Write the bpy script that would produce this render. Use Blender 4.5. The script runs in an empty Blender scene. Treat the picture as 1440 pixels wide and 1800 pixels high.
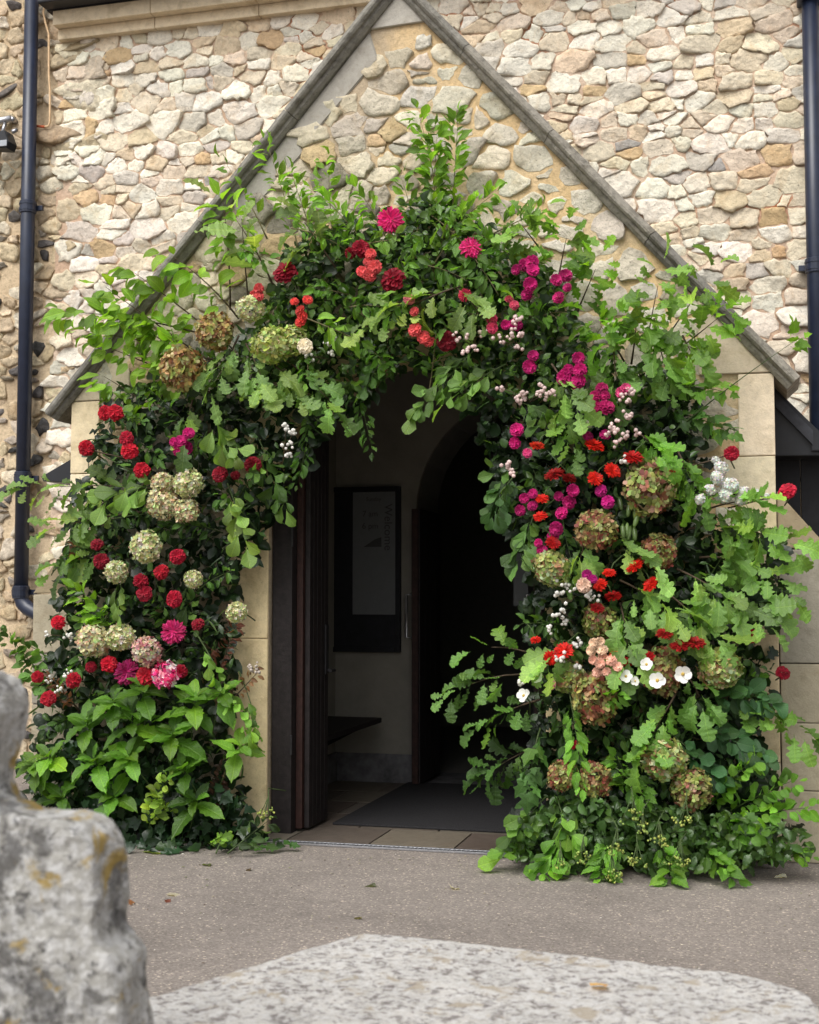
import bpy, bmesh, math, random
import numpy as np
from mathutils import Vector, Matrix, Quaternion, noise

# ------------------------------------------------------------------ camera, sky, sun, exposure
S = bpy.context.scene
COL = S.collection
YAW, FPX, HORIZON, HCAM = math.radians(15.0), 2300.0, 1042.0, 1.358
PITCH = math.atan((HORIZON - 900.0) / FPX)
CAM = Vector((7.2 * math.sin(YAW), -7.2 * math.cos(YAW), HCAM))
FWD = Vector((-math.sin(YAW) * math.cos(PITCH), math.cos(YAW) * math.cos(PITCH), math.sin(PITCH)))
RIGHT = Vector((math.cos(YAW), math.sin(YAW), 0.0))
UP = RIGHT.cross(FWD)
cd = bpy.data.cameras.new('camera')
cam = bpy.data.objects.new('camera', cd)
COL.objects.link(cam)
cam.matrix_world = Matrix((
    (RIGHT.x, UP.x, -FWD.x, CAM.x), (RIGHT.y, UP.y, -FWD.y, CAM.y), (RIGHT.z, UP.z, -FWD.z, CAM.z), (0, 0, 0, 1)))
cd.sensor_fit = 'VERTICAL'
cd.sensor_height = 36.0
cd.lens = FPX / 1800.0 * 36.0
cd.clip_start = 0.05
cd.clip_end = 500.0
cd.dof.use_dof = True
cd.dof.focus_distance = 7.25
cd.dof.aperture_fstop = 6.0
S.camera = cam

SUN_EL, SUN_AZ = 54.0, -18.0          # degrees; azimuth measured from -Y (in front of the porch) towards +X
w = bpy.data.worlds.new('World')
S.world = w
w.use_nodes = True
nt = w.node_tree
nt.nodes.clear()
sky = nt.nodes.new('ShaderNodeTexSky')
sky.sky_type = 'NISHITA'
sky.sun_disc = False
sky.sun_elevation = math.radians(SUN_EL)
sky.sun_rotation = math.radians(180.0 - SUN_AZ)
sky.air_density = 1.0
sky.dust_density = 4.0
sky.ozone_density = 1.0
hs = nt.nodes.new('ShaderNodeHueSaturation')      # overcast: a grey veil of cloud takes the blue out of the sky
hs.inputs['Saturation'].default_value = 0.22
bg = nt.nodes.new('ShaderNodeBackground')
bg.inputs['Strength'].default_value = 0.14
wo = nt.nodes.new('ShaderNodeOutputWorld')
nt.links.new(sky.outputs[0], hs.inputs['Color'])
nt.links.new(hs.outputs[0], bg.inputs['Color'])
nt.links.new(bg.outputs[0], wo.inputs['Surface'])
sd = bpy.data.lights.new('sun', 'SUN')
sd.energy = 1.45
sd.angle = math.radians(40.0)
sd.color = (1.0, 0.975, 0.93)
sun = bpy.data.objects.new('sun', sd)
COL.objects.link(sun)
_el, _az = math.radians(SUN_EL), math.radians(SUN_AZ)
sdir = Vector((math.sin(_az) * math.cos(_el), -math.cos(_az) * math.cos(_el), math.sin(_el)))
sun.rotation_euler = (-sdir).to_track_quat('-Z', 'Y').to_euler()
sun.location = sdir * 30
vs = S.view_settings
S.display_settings.display_device = 'sRGB'
vs.view_transform = 'Standard'
vs.look = 'None'
vs.exposure = 0.60
vs.gamma = 1.0
vs.use_curve_mapping = False
S.cycles.use_denoising = True
S.cycles.max_bounces = 8
S.cycles.diffuse_bounces = 4
S.cycles.transparent_max_bounces = 8

# ------------------------------------------------------------------ helpers
R = random.Random(7)
def ray(x, y):
    return FWD * FPX + RIGHT * (x - 720.0) + UP * (900.0 - y)
def onY(x, y, Y=0.0):
    d = ray(x, y); return CAM + d * ((Y - CAM.y) / d.y)
def onZ(x, y, Z=0.0):
    d = ray(x, y); return CAM + d * ((Z - CAM.z) / d.z)
def at(x, y, Y=0.0, zmin=0.02):
    p = onY(x, y, Y)
    return p if p.z >= zmin else onZ(x, y, zmin)
def proj(p):
    v = Vector(p) - CAM; z = v.dot(FWD)
    return (720 + FPX * v.dot(RIGHT) / z, 900 - FPX * v.dot(UP) / z)
def srgb(r, g, b):
    f = lambda c: (c / 255.0 / 12.92) if c <= 10 else ((c / 255.0 + 0.055) / 1.055) ** 2.4
    return (f(r), f(g), f(b))
def inpoly(x, y, poly):
    c = False; j = len(poly) - 1
    for i in range(len(poly)):
        xi, yi = poly[i]; xj, yj = poly[j]
        if (yi > y) != (yj > y) and x < (xj - xi) * (y - yi) / (yj - yi) + xi: c = not c
        j = i
    return c

class MB:
    """collects shapes; build() links them as one mesh object"""
    def __init__(s): s.v = []; s.f = []; s.t = []
    def add(s, vs_, fs, tint=None):
        o = len(s.v); s.v += [tuple(p) for p in vs_]; s.f += [tuple(i + o for i in f) for f in fs]
        s.t += [tint or (1, 1, 1)] * len(vs_)
    def box(s, x0, x1, y0, y1, z0, z1, b=0.0, tint=None, jit=0.0):
        bm = bmesh.new()
        bmesh.ops.create_cube(bm, size=1.0)
        for v in bm.verts:
            v.co = Vector((x0 + (v.co.x + .5) * (x1 - x0) + R.uniform(-jit, jit), y0 + (v.co.y + .5) * (y1 - y0), z0 + (v.co.z + .5) * (z1 - z0) + R.uniform(-jit, jit)))
        if b > 0: bmesh.ops.bevel(bm, geom=bm.edges[:], offset=b, segments=2, affect='EDGES', profile=0.6)
        bm.verts.index_update()
        s.add([v.co[:] for v in bm.verts], [[v.index for v in f.verts] for f in bm.faces], tint)
        bm.free()
    def prism(s, poly, y0, y1, tint=None, b=0.0):
        """poly: (x, z) outline, extruded from y0 (front) to y1"""
        n = len(poly)
        bm = bmesh.new()
        a = [bm.verts.new((x, y0, z)) for x, z in poly]; c = [bm.verts.new((x, y1, z)) for x, z in poly]
        bm.faces.new(a); bm.faces.new(c[::-1])
        for i in range(n): bm.faces.new((a[i], c[i], c[(i + 1) % n], a[(i + 1) % n]))
        bmesh.ops.recalc_face_normals(bm, faces=bm.faces[:])
        if b > 0: bmesh.ops.bevel(bm, geom=[e for e in bm.edges if abs(e.verts[0].co.y - y0) < 1e-6 and abs(e.verts[1].co.y - y0) < 1e-6], offset=b, segments=2, affect='EDGES')
        bmesh.ops.triangulate(bm, faces=[f for f in bm.faces if len(f.verts) > 4])
        bm.verts.index_update()
        s.add([v.co[:] for v in bm.verts], [[v.index for v in f.verts] for f in bm.faces], tint)
        bm.free()
    def tube(s, pts, r, n=6, tint=None, cap=True):
        pts = [Vector(p) for p in pts]
        rr = r if isinstance(r, (list, tuple)) else [r] * len(pts)
        vs_, fs = [], []
        prev = None
        for i, p in enumerate(pts):
            d = (pts[min(i + 1, len(pts) - 1)] - pts[max(i - 1, 0)])
            if d.length < 1e-9: d = Vector((0, 0, 1))
            d.normalize()
            if prev is None:
                a = d.orthogonal().normalized()
            else:
                a = (prev - d * prev.dot(d))
                a = a.normalized() if a.length > 1e-6 else d.orthogonal().normalized()
            prev = a; c = d.cross(a)
            for k in range(n):
                an = 2 * math.pi * k / n
                vs_.append(p + (a * math.cos(an) + c * math.sin(an)) * rr[i])
        for i in range(len(pts) - 1):
            for k in range(n):
                fs.append((i * n + k, i * n + (k + 1) % n, (i + 1) * n + (k + 1) % n, (i + 1) * n + k))
        if cap:
            fs.append(tuple(range(n))[::-1]); fs.append(tuple(range((len(pts) - 1) * n, len(pts) * n)))
        s.add(vs_, fs, tint)
    def mesh(s, name, m, smooth=False):
        me = bpy.data.meshes.new(name)
        me.from_pydata(s.v, [], s.f)
        a = me.color_attributes.new('tint', 'FLOAT_COLOR', 'POINT')
        a.data.foreach_set('color', np.array([(t[0], t[1], t[2], 1.0) for t in s.t], dtype=np.float32).ravel())
        if m: me.materials.append(m)
        if smooth: me.polygons.foreach_set('use_smooth', [True] * len(me.polygons))
        me.update()
        return me
    def build(s, name, m, parent=None, smooth=False):
        return link(name, s.mesh(name, m, smooth), parent)
def link(name, me, parent=None, color=None):
    o = bpy.data.objects.new(name, me); COL.objects.link(o)
    if parent: o.parent = parent
    if color: o.color = (*color, 1.0)
    return o
def tag(o, label=None, cat=None, group=None, kind=None):
    if label: o['label'] = label
    if cat: o['category'] = cat
    if group: o['group'] = group
    if kind: o['kind'] = kind
    return o
def empty(name, loc, label, cat, group=None):
    o = bpy.data.objects.new(name, None); COL.objects.link(o); o.location = loc
    o.empty_display_size = 0.05
    return tag(o, label, cat, group)

# ------------------------------------------------------------------ materials
def new_mat(name):
    m = bpy.data.materials.new(name); m.use_nodes = True
    n = m.node_tree; n.nodes.clear()
    out = n.nodes.new('ShaderNodeOutputMaterial'); p = n.nodes.new('ShaderNodeBsdfPrincipled')
    n.links.new(p.outputs[0], out.inputs['Surface'])
    return m, n, p, out
class G:
    """tiny node-graph writer"""
    def __init__(s, n): s.n = n
    def node(s, t, **kw):
        x = s.n.nodes.new(t)
        for k, v in kw.items():
            if k in ('op', 'blend'): continue
            setattr(x, k, v)
        return x
    def put(s, sock, v):
        if hasattr(v, 'links'): s.n.links.new(v, sock)
        elif v is not None:
            if isinstance(v, (tuple, list)) and len(v) == 3 and sock.type == 'RGBA': v = (*v, 1.0)
            sock.default_value = v
    def coord(s, which='Object'): return s.node('ShaderNodeTexCoord').outputs[which]
    def mapping(s, vec, scale=(1, 1, 1), loc=(0, 0, 0), rot=(0, 0, 0)):
        m = s.node('ShaderNodeMapping'); s.put(m.inputs[0], vec)
        m.inputs['Scale'].default_value = scale; m.inputs['Location'].default_value = loc; m.inputs['Rotation'].default_value = rot
        return m.outputs[0]
    def noise(s, vec, scale, detail=6, rough=0.6, dist=0.0):
        x = s.node('ShaderNodeTexNoise'); s.put(x.inputs['Vector'], vec)
        x.inputs['Scale'].default_value = scale; x.inputs['Detail'].default_value = detail
        x.inputs['Roughness'].default_value = rough; x.inputs['Distortion'].default_value = dist
        return x.outputs['Fac']
    def voro(s, vec, scale, out='Distance', feature='F1', rnd=1.0):
        x = s.node('ShaderNodeTexVoronoi', feature=feature); s.put(x.inputs['Vector'], vec)
        x.inputs['Scale'].default_value = scale; x.inputs['Randomness'].default_value = rnd
        return x.outputs[out]
    def ramp(s, fac, stops, interp='LINEAR'):
        x = s.node('ShaderNodeValToRGB'); s.put(x.inputs[0], fac); cr = x.color_ramp; cr.interpolation = interp
        while len(cr.elements) < len(stops): cr.elements.new(0.5)
        for e, (p, c) in zip(cr.elements, stops):
            e.position = p; e.color = (*c, 1.0) if isinstance(c, (tuple, list)) else (c, c, c, 1.0)
        return x.outputs[0]
    def mix(s, fac, a, b, blend='MIX'):
        x = s.node('ShaderNodeMix', data_type='RGBA', blend_type=blend)
        s.put(x.inputs[0], fac); s.put(x.inputs[6], a); s.put(x.inputs[7], b)
        return x.outputs[2]
    def math(s, op, a, b=None, clamp=False):
        x = s.node('ShaderNodeMath', operation=op, use_clamp=clamp); s.put(x.inputs[0], a)
        if b is not None: s.put(x.inputs[1], b)
        return x.outputs[0]
    def attr(s, name): 
        x = s.node('ShaderNodeAttribute', attribute_name=name); return x.outputs['Color']
    def bump(s, h, strength=0.5, dist=0.01, normal=None):
        x = s.node('ShaderNodeBump'); s.put(x.inputs['Height'], h); x.inputs['Strength'].default_value = strength
        x.inputs['Distance'].default_value = dist
        if normal is not None: s.put(x.inputs['Normal'], normal)
        return x.outputs[0]
def gray(v): return (v, v, v)

def rubble_mat(name, rough=0.9, bumpd=0.012, lo=0.70, hi=1.17, stain=(0.78, 0.60, 0.40), stain_amt=0.4, spot=0.5):
    m, n, p, out = new_mat(name); g = G(n); co = g.coord()
    base = g.attr('tint')
    v1 = g.ramp(g.noise(co, 20, 10, 0.74), [(0.28, lo), (0.5, 1.0), (0.72, hi)])
    c = g.mix(1.0, base, v1, 'MULTIPLY')
    st = g.ramp(g.noise(co, 7, 5, 0.6, 0.6), [(0.52, 0.0), (0.7, stain_amt)])
    c = g.mix(st, c, g.mix(1.0, c, stain, 'MULTIPLY'))
    pits = g.ramp(g.noise(co, 55, 6, 0.7), [(0.3, 0.0), (0.42, 1.0)])
    c = g.mix(1.0, c, g.mix(pits, gray(1 - spot), gray(1.0)), 'MULTIPLY')
    g.put(p.inputs['Base Color'], c)
    p.inputs['Roughness'].default_value = rough
    p.inputs['Specular IOR Level'].default_value = 0.25
    wob = g.node('ShaderNodeVectorMath', operation='ADD'); g.put(wob.inputs[0], co)
    nz = g.node('ShaderNodeTexNoise'); g.put(nz.inputs['Vector'], co); nz.inputs['Scale'].default_value = 9; nz.inputs['Detail'].default_value = 4
    sc = g.node('ShaderNodeVectorMath', operation='SCALE'); g.put(sc.inputs[0], nz.outputs['Color']); sc.inputs['Scale'].default_value = 0.14
    g.put(wob.inputs[1], sc.outputs[0])
    b0 = g.bump(g.voro(wob.outputs[0], 13), 0.9, bumpd * 1.1)
    b1 = g.bump(g.noise(co, 26, 9, 0.7, 0.3), 1.0, bumpd * 1.25, b0)
    b2 = g.bump(g.noise(co, 90, 5, 0.7), 0.7, 0.004, b1)
    g.put(p.inputs['Normal'], b2)
    return m
M = {}
M['rag'] = rubble_mat('ragstone', bumpd=0.0105)
M['gab'] = rubble_mat('gable_rubble', bumpd=0.011, lo=0.62, hi=1.18, stain=(0.7, 0.55, 0.35), spot=0.6)
M['flint'] = rubble_mat('flint', rough=0.42, bumpd=0.01, lo=0.5, hi=1.5)
M['ashlar'] = rubble_mat('ashlar', bumpd=0.003, lo=0.82, hi=1.1, stain=(0.55, 0.5, 0.42), stain_amt=0.5, spot=0.22)
M['coping'] = rubble_mat('coping_stone', bumpd=0.008, lo=0.45, hi=1.35, stain=(0.45, 0.42, 0.36), stain_amt=0.7, spot=0.55)
M['tile'] = rubble_mat('flag_tile', rough=0.7, bumpd=0.002, lo=0.75, hi=1.15, stain_amt=0.2, spot=0.25)

def mortar_mat(name, c1, c2, c3, s=1.6, grit=0.35):
    m, n, p, out = new_mat(name); g = G(n); co = g.coord()
    a = g.mix(g.ramp(g.noise(co, s, 5, 0.6, 0.5), [(0.42, 0.0), (0.6, 1.0)]), c1, c2)
    a = g.mix(g.ramp(g.noise(g.mapping(co, loc=(3, 1, 7)), s * 0.9, 4, 0.6, 0.4), [(0.6, 0.0), (0.7, 1.0)]), a, c3)
    v = g.ramp(g.noise(co, 45, 8, 0.75), [(0.3, 1 - grit), (0.5, 1.0), (0.75, 1 + grit * 0.5)])
    g.put(p.inputs['Base Color'], g.mix(1.0, a, v, 'MULTIPLY'))
    p.inputs['Roughness'].default_value = 0.95; p.inputs['Specular IOR Level'].default_value = 0.15
    b1 = g.bump(g.noise(co, 14, 8, 0.65), 0.9, 0.02)
    g.put(p.inputs['Normal'], g.bump(g.noise(co, 110, 4, 0.7), 0.7, 0.004, b1))
    return m
M['mortar_rag'] = mortar_mat('mortar_ragstone', srgb(206, 184, 162), srgb(190, 162, 138), srgb(164, 108, 76))
M['mortar_flint'] = mortar_mat('mortar_flint', srgb(202, 182, 152), srgb(190, 168, 138), srgb(166, 146, 120))
M['mortar_gable'] = mortar_mat('mortar_gable', srgb(205, 177, 134), srgb(204, 184, 152), srgb(188, 160, 122), 1.1)
def gable_mortar():
    m = M['mortar_gable']; n = m.node_tree; g = G(n)
    p = [x for x in n.nodes if x.type == 'BSDF_PRINCIPLED'][0]
    src = p.inputs['Base Color'].links[0].from_socket; co = g.coord()
    sx = g.node('ShaderNodeSeparateXYZ'); g.put(sx.inputs[0], co)
    f = g.math('ADD', sx.outputs[0], g.math('MULTIPLY', g.math('SUBTRACT', g.noise(co, 2.2, 4, .6), .5), .9))
    k = g.ramp(g.math('ADD', g.math('MULTIPLY', f, .8), .5), [(0.30, 1.0), (0.46, 0.0)])
    v = g.ramp(g.noise(co, 40, 8, .75), [(.3, .62), (.7, 1.1)])
    g.put(p.inputs['Base Color'], g.mix(k, src, g.mix(1.0, srgb(190, 172, 146), v, 'MULTIPLY')))
gable_mortar()
def plain(name, c, rough=0.6, spec=0.3, metal=0.0, var=0.25, scale=20, bump=0.0):
    m, n, p, out = new_mat(name); g = G(n); co = g.coord()
    v = g.ramp(g.noise(co, scale, 6, 0.65), [(0.3, 1 - var), (0.7, 1 + var)])
    g.put(p.inputs['Base Color'], g.mix(1.0, c, v, 'MULTIPLY'))
    p.inputs['Roughness'].default_value = rough; p.inputs['Specular IOR Level'].default_value = spec; p.inputs['Metallic'].default_value = metal
    if bump: g.put(p.inputs['Normal'], g.bump(g.noise(co, scale * 2, 6, 0.7), 0.6, bump))
    return m
M['pipe'] = plain('pipe_paint', (0.013, 0.019, 0.040), 0.38, 0.5, var=0.3, scale=9, bump=0.0006)
M['gutter'] = plain('gutter_paint', (0.010, 0.011, 0.015), 0.45, 0.45, var=0.4, scale=8, bump=0.001)
M['black'] = plain('black_board', (0.010, 0.010, 0.013), 0.6, 0.3, var=0.4, scale=14, bump=0.002)
M['wood'] = plain('dark_oak', (0.016, 0.012, 0.012), 0.62, 0.3, var=0.5, scale=26, bump=0.003)
M['wood_red'] = plain('red_brown_timber', (0.032, 0.013, 0.010), 0.6, 0.3, var=0.5, scale=30, bump=0.002)
M['plaster'] = plain('plaster', (0.26, 0.24, 0.205), 0.9, 0.1, var=0.14, scale=4, bump=0.004)
M['plinth'] = plain('plinth_grey', (0.13, 0.125, 0.13), 0.85, 0.2, var=0.45, scale=9, bump=0.003)
M['paper'] = plain('paper', (0.17, 0.175, 0.18), 0.8, 0.2, var=0.05)
M['ink'] = plain('ink', (0.07, 0.07, 0.07), 0.8, 0.2, var=0.0)
M['steel'] = plain('steel', (0.45, 0.45, 0.47), 0.35, 0.5, metal=0.9, var=0.1)
M['iron'] = plain('iron', (0.03, 0.028, 0.03), 0.5, 0.4, metal=0.5, var=0.3)
M['mat'] = plain('coir_mat', (0.030, 0.029, 0.031), 0.95, 0.1, var=0.5, scale=160, bump=0.006)
M['cable'] = plain('cable', srgb(222, 190, 150), 0.6, 0.3, var=0.15)
M['cable_red'] = plain('cable_red', srgb(190, 95, 60), 0.6, 0.3, var=0.15)
M['glass_grey'] = plain('lamp_glass', (0.35, 0.37, 0.40), 0.15, 0.6, var=0.1)
M['slate'] = plain('roof_slate', (0.04, 0.042, 0.05), 0.6, 0.3, var=0.4, scale=12)
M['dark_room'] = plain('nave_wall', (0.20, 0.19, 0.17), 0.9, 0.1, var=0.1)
M['stem'] = plain('stem_green', (0.055, 0.085, 0.025), 0.6, 0.3, var=0.4, scale=40)
M['twig'] = plain('twig_brown', (0.075, 0.052, 0.034), 0.75, 0.2, var=0.4, scale=40)
M['twig_pale'] = plain('twig_pale', (0.20, 0.17, 0.09), 0.7, 0.2, var=0.3, scale=40)

def ground_mat():
    m, n, p, out = new_mat('tarmac'); g = G(n); co = g.coord()
    cells = g.voro(co, 125, 'Color')
    val = g.node('ShaderNodeSeparateColor'); g.put(val.inputs[0], cells)
    c = g.ramp(val.outputs[0], [(0.0, srgb(110, 103, 98)), (0.35, srgb(122, 114, 108)), (0.78, srgb(131, 123, 116)), (0.95, srgb(147, 138, 129)), (1.0, srgb(182, 168, 154))])
    big = g.ramp(g.noise(co, 0.9, 7, 0.66, 0.4), [(0.28, 0.74), (0.5, 1.0), (0.7, 1.12)])
    mid = g.ramp(g.noise(co, 9, 5, 0.7), [(0.3, 0.9), (0.7, 1.08)])
    c = g.mix(1.0, g.mix(1.0, c, big, 'MULTIPLY'), mid, 'MULTIPLY')
    g.put(p.inputs['Base Color'], c)
    p.inputs['Roughness'].default_value = 0.92; p.inputs['Specular IOR Level'].default_value = 0.2
    g.put(p.inputs['Normal'], g.bump(g.voro(co, 125), 0.4, 0.002))
    return m
M['ground'] = ground_mat()

def tomb_mat(name, base, dark, lich, dark_amt, s=1.0, streak=(1, 1, 1), dscale=11, white=0.6):
    m, n, p, out = new_mat(name); g = G(n); co = g.mapping(g.coord(), scale=streak)
    c = g.mix(g.ramp(g.noise(co, 6 * s, 8, 0.65), [(0.35, 0.0), (0.65, 1.0)]), base, tuple(min(0.85, x * 1.35) for x in base))
    c = g.mix(g.ramp(g.noise(co, 42 * s, 7, 0.7), [(0.46, 0.0), (0.56, white)]), c, gray(0.70))
    c = g.mix(g.ramp(g.noise(g.mapping(co, loc=(5, 2, 1)), dscale * s, 8, 0.68, 0.4), [(0.52, 0.0), (0.60, dark_amt)]), c, dark)
    c = g.mix(g.ramp(g.noise(g.mapping(co, loc=(1, 9, 4)), 38 * s, 5, 0.65), [(0.56, 0.0), (0.64, dark_amt)]), c, dark)
    c = g.mix(g.ramp(g.noise(g.mapping(co, loc=(7, 3, 8)), 7 * s, 6, 0.65, 0.5), [(0.57, 0.0), (0.63, 0.85)]), c, lich)
    g.put(p.inputs['Base Color'], c)
    p.inputs['Roughness'].default_value = 0.95; p.inputs['Specular IOR Level'].default_value = 0.15
    b1 = g.bump(g.noise(co, 30 * s, 8, 0.75), 1.0, 0.012)
    g.put(p.inputs['Normal'], b1)
    return m
M['cross'] = tomb_mat('lichened_stone', (0.33, 0.32, 0.295), (0.06, 0.057, 0.056), (0.38, 0.26, 0.06), 0.72, 1.15, (1, 1, 1), 8, 0.5)
M['slab'] = tomb_mat('speckled_stone', (0.47, 0.45, 0.42), (0.13, 0.105, 0.10), (0.42, 0.36, 0.28), 0.72, 1.7, (1, 1, 1), 24, 0.45)

def leaf_mat(name, rough=0.34, spec=0.52, trans=0.40, under=1.2, rndv=0.45):
    m, n, p, out = new_mat(name); g = G(n)
    oi = g.node('ShaderNodeObjectInfo'); geo = g.node('ShaderNodeNewGeometry')
    rnd = g.math('FRACT', g.math('ADD', oi.outputs['Random'], geo.outputs['Random Per Island']))
    rnd2 = g.math('FRACT', g.math('MULTIPLY', rnd, 7.31))
    base = oi.outputs['Color']
    v = g.ramp(rnd, [(0.0, 1 - rndv), (0.5, 1.0), (1.0, 1 + rndv)])
    c = g.mix(1.0, base, v, 'MULTIPLY')
    c = g.mix(g.ramp(rnd2, [(0.6, 0.0), (1.0, 0.55)]), c, g.mix(1.0, c, (1.45, 1.12, 0.55), 'MULTIPLY'))
    co = g.coord()
    c = g.mix(1.0, c, g.ramp(g.noise(co, 28, 4, 0.6), [(0.3, 0.8), (0.7, 1.2)]), 'MULTIPLY')
    lp = g.node('ShaderNodeAttribute', attribute_name='lp'); sp = g.node('ShaderNodeSeparateXYZ'); g.put(sp.inputs[0], lp.outputs['Vector'])
    ay = g.math('ABSOLUTE', sp.outputs[1])
    rib = g.ramp(ay, [(0.010, 1.0), (0.026, 0.0)])
    vn = g.math('FRACT', g.math('SUBTRACT', g.math('MULTIPLY', sp.outputs[0], 8.0), g.math('MULTIPLY', ay, 7.0)))
    vn = g.ramp(vn, [(0.0, 1.0), (0.14, 0.0), (0.86, 0.0), (1.0, 1.0)])
    vein = g.math('MULTIPLY', g.math('MAXIMUM', rib, g.math('MULTIPLY', vn, 0.55)), sp.outputs[2])
    c = g.mix(g.math('MULTIPLY', vein, 0.55), c, g.mix(1.0, c, (1.7, 1.5, 1.5), 'MULTIPLY'))
    cb = g.mix(1.0, c, (under, under * 0.98, under * 1.02), 'MULTIPLY')
    c = g.mix(geo.outputs['Backfacing'], c, cb)
    g.put(p.inputs['Base Color'], c)
    p.inputs['Roughness'].default_value = rough; p.inputs['Specular IOR Level'].default_value = spec
    tr = g.node('ShaderNodeBsdfTranslucent'); g.put(tr.inputs['Color'], g.mix(1.0, c, (1.5, 1.55, 0.7), 'MULTIPLY'))
    mx = g.node('ShaderNodeMixShader'); mx.inputs[0].default_value = trans
    n.links.new(p.outputs[0], mx.inputs[1]); n.links.new(tr.outputs[0], mx.inputs[2]); n.links.new(mx.outputs[0], out.inputs['Surface'])
    g.put(p.inputs['Normal'], g.bump(vein, 0.5, -0.004, g.bump(g.noise(co, 60, 3, 0.6), 0.45, 0.005)))
    return m
M['leaf'] = leaf_mat('leaf')
def petal_mat(name, lo=0.62, hi=1.3):
    m, n, p, out = new_mat(name); g = G(n)
    oi = g.node('ShaderNodeObjectInfo'); geo = g.node('ShaderNodeNewGeometry')
    c = g.mix(1.0, g.attr('tint'), oi.outputs['Color'], 'MULTIPLY')
    c = g.mix(1.0, c, g.ramp(geo.outputs['Random Per Island'], [(0.0, lo), (0.5, 1.0), (1.0, hi)]), 'MULTIPLY')
    g.put(p.inputs['Base Color'], c)
    p.inputs['Roughness'].default_value = 0.6; p.inputs['Specular IOR Level'].default_value = 0.25
    tr = g.node('ShaderNodeBsdfTranslucent'); g.put(tr.inputs['Color'], c)
    mx = g.node('ShaderNodeMixShader'); mx.inputs[0].default_value = 0.22
    n.links.new(p.outputs[0], mx.inputs[1]); n.links.new(tr.outputs[0], mx.inputs[2]); n.links.new(mx.outputs[0], out.inputs['Surface'])
    return m
M['petal'] = petal_mat('petal')
M['petal_soft'] = petal_mat('petal_soft', 0.9, 1.05)
# ------------------------------------------------------------------ setting
YW = 2.16                       # front plane of the church wall; the porch front stands at Y = 0
XC = -0.063
# ground: one sheet to the horizon, finer near the porch
mb = MB()
mb.add([(-90, -120, 0), (90, -120, 0), (90, 60, 0), (-90, 60, 0)], [(0, 1, 2, 3)])
ground = mb.build('ground', M['ground']); tag(ground, 'grey brown tarmac path in front of the porch', 'path', kind='structure')

# arch foliage outline in photo pixels (used to skip what it hides)
MASS = [(60,1490),(40,1330),(70,1230),(90,1100),(115,970),(130,880),(165,760),(190,690),(290,660),(350,620),(440,585),(480,520),(505,450),(540,410),(600,390),(660,385),(720,370),(770,345),(850,390),(900,440),(975,470),(1010,570),(1090,640),(1190,660),(1225,690),(1245,760),(1215,850),(1255,910),(1370,940),(1385,1040),(1330,1110),(1365,1200),(1330,1260),(1365,1390),(1385,1490),(1200,1520),(1000,1520),(890,1490),(925,1400),(940,1320),(945,1180),(935,1000),(885,900),(865,820),(845,740),(800,690),(750,650),(690,650),(650,700),(600,730),(560,780),(520,850),(470,930),(430,1000),(410,1080),(420,1200),(400,1290),(440,1420),(470,1480)]
def hidden(x, y, m=45):
    return all(inpoly(x + dx, y + dy, MASS) for dx, dy in ((0, 0), (m, 0), (-m, 0), (0, m), (0, -m)))

# ------------------------------------------------------------------ rubble stones
def clip(poly, nx, ny, d):
    out = []
    for i in range(len(poly)):
        a, b = poly[i], poly[(i + 1) % len(poly)]
        da, db = a[0] * nx + a[1] * ny - d, b[0] * nx + b[1] * ny - d
        if da <= 0: out.append(a)
        if (da < 0) != (db < 0) and da != db:
            t = da / (da - db); out.append((a[0] + (b[0] - a[0]) * t, a[1] + (b[1] - a[1]) * t))
    return out
def courses(x0, x1, z0, z1, h0, h1, w0, w1, rnd, jit=0.25):
    pts = []; z = z0
    while z < z1:
        h = rnd.uniform(h0, h1); x = x0 - rnd.uniform(0, w1)
        while x < x1:
            wd = rnd.uniform(w0, w1) * (1.0 if rnd.random() > 0.10 else 1.35)
            hh = h
            if rnd.random() < 0.16:      # two thin stones in one course
                pts.append((x + wd / 2 + rnd.gauss(0, jit * .3) * wd, z + h * .24, wd, h * .5))
                pts.append((x + wd / 2 + rnd.gauss(0, jit * .3) * wd, z + h * .76, wd, h * .5))
            else:
                pts.append((x + wd / 2 + rnd.gauss(0, jit * .35) * wd, z + h / 2 + rnd.gauss(0, jit * .5) * h, wd, hh))
            x += wd
        z += h
    return pts
def cells(pts, keep, stretch=1.3):
    P = np.array([(p[0] / stretch, p[1]) for p in pts]); Wt = np.array([(0.5 * min(p[2] / stretch, p[3] * 1.25)) ** 2 for p in pts]) * 0.8
    res = []
    for i, p in enumerate(pts):
        if not keep(p[0], p[1]): continue
        d2 = ((P - P[i]) ** 2).sum(1); idx = np.argsort(d2)[1:22]
        poly = [(P[i][0] - .3, P[i][1] - .3), (P[i][0] + .3, P[i][1] - .3), (P[i][0] + .3, P[i][1] + .3), (P[i][0] - .3, P[i][1] + .3)]
        for j in idx:
            nx, ny = P[j] - P[i]
            d = ((P[j] ** 2).sum() - (P[i] ** 2).sum() + Wt[i] - Wt[j]) / 2
            poly = clip(poly, nx, ny, d)
            if len(poly) < 3: break
        if len(poly) >= 3: res.append([(x * stretch, z) for x, z in poly])
    return res
def area(poly):
    return abs(sum(poly[i][0] * poly[(i + 1) % len(poly)][1] - poly[(i + 1) % len(poly)][0] * poly[i][1] for i in range(len(poly)))) / 2
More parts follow.
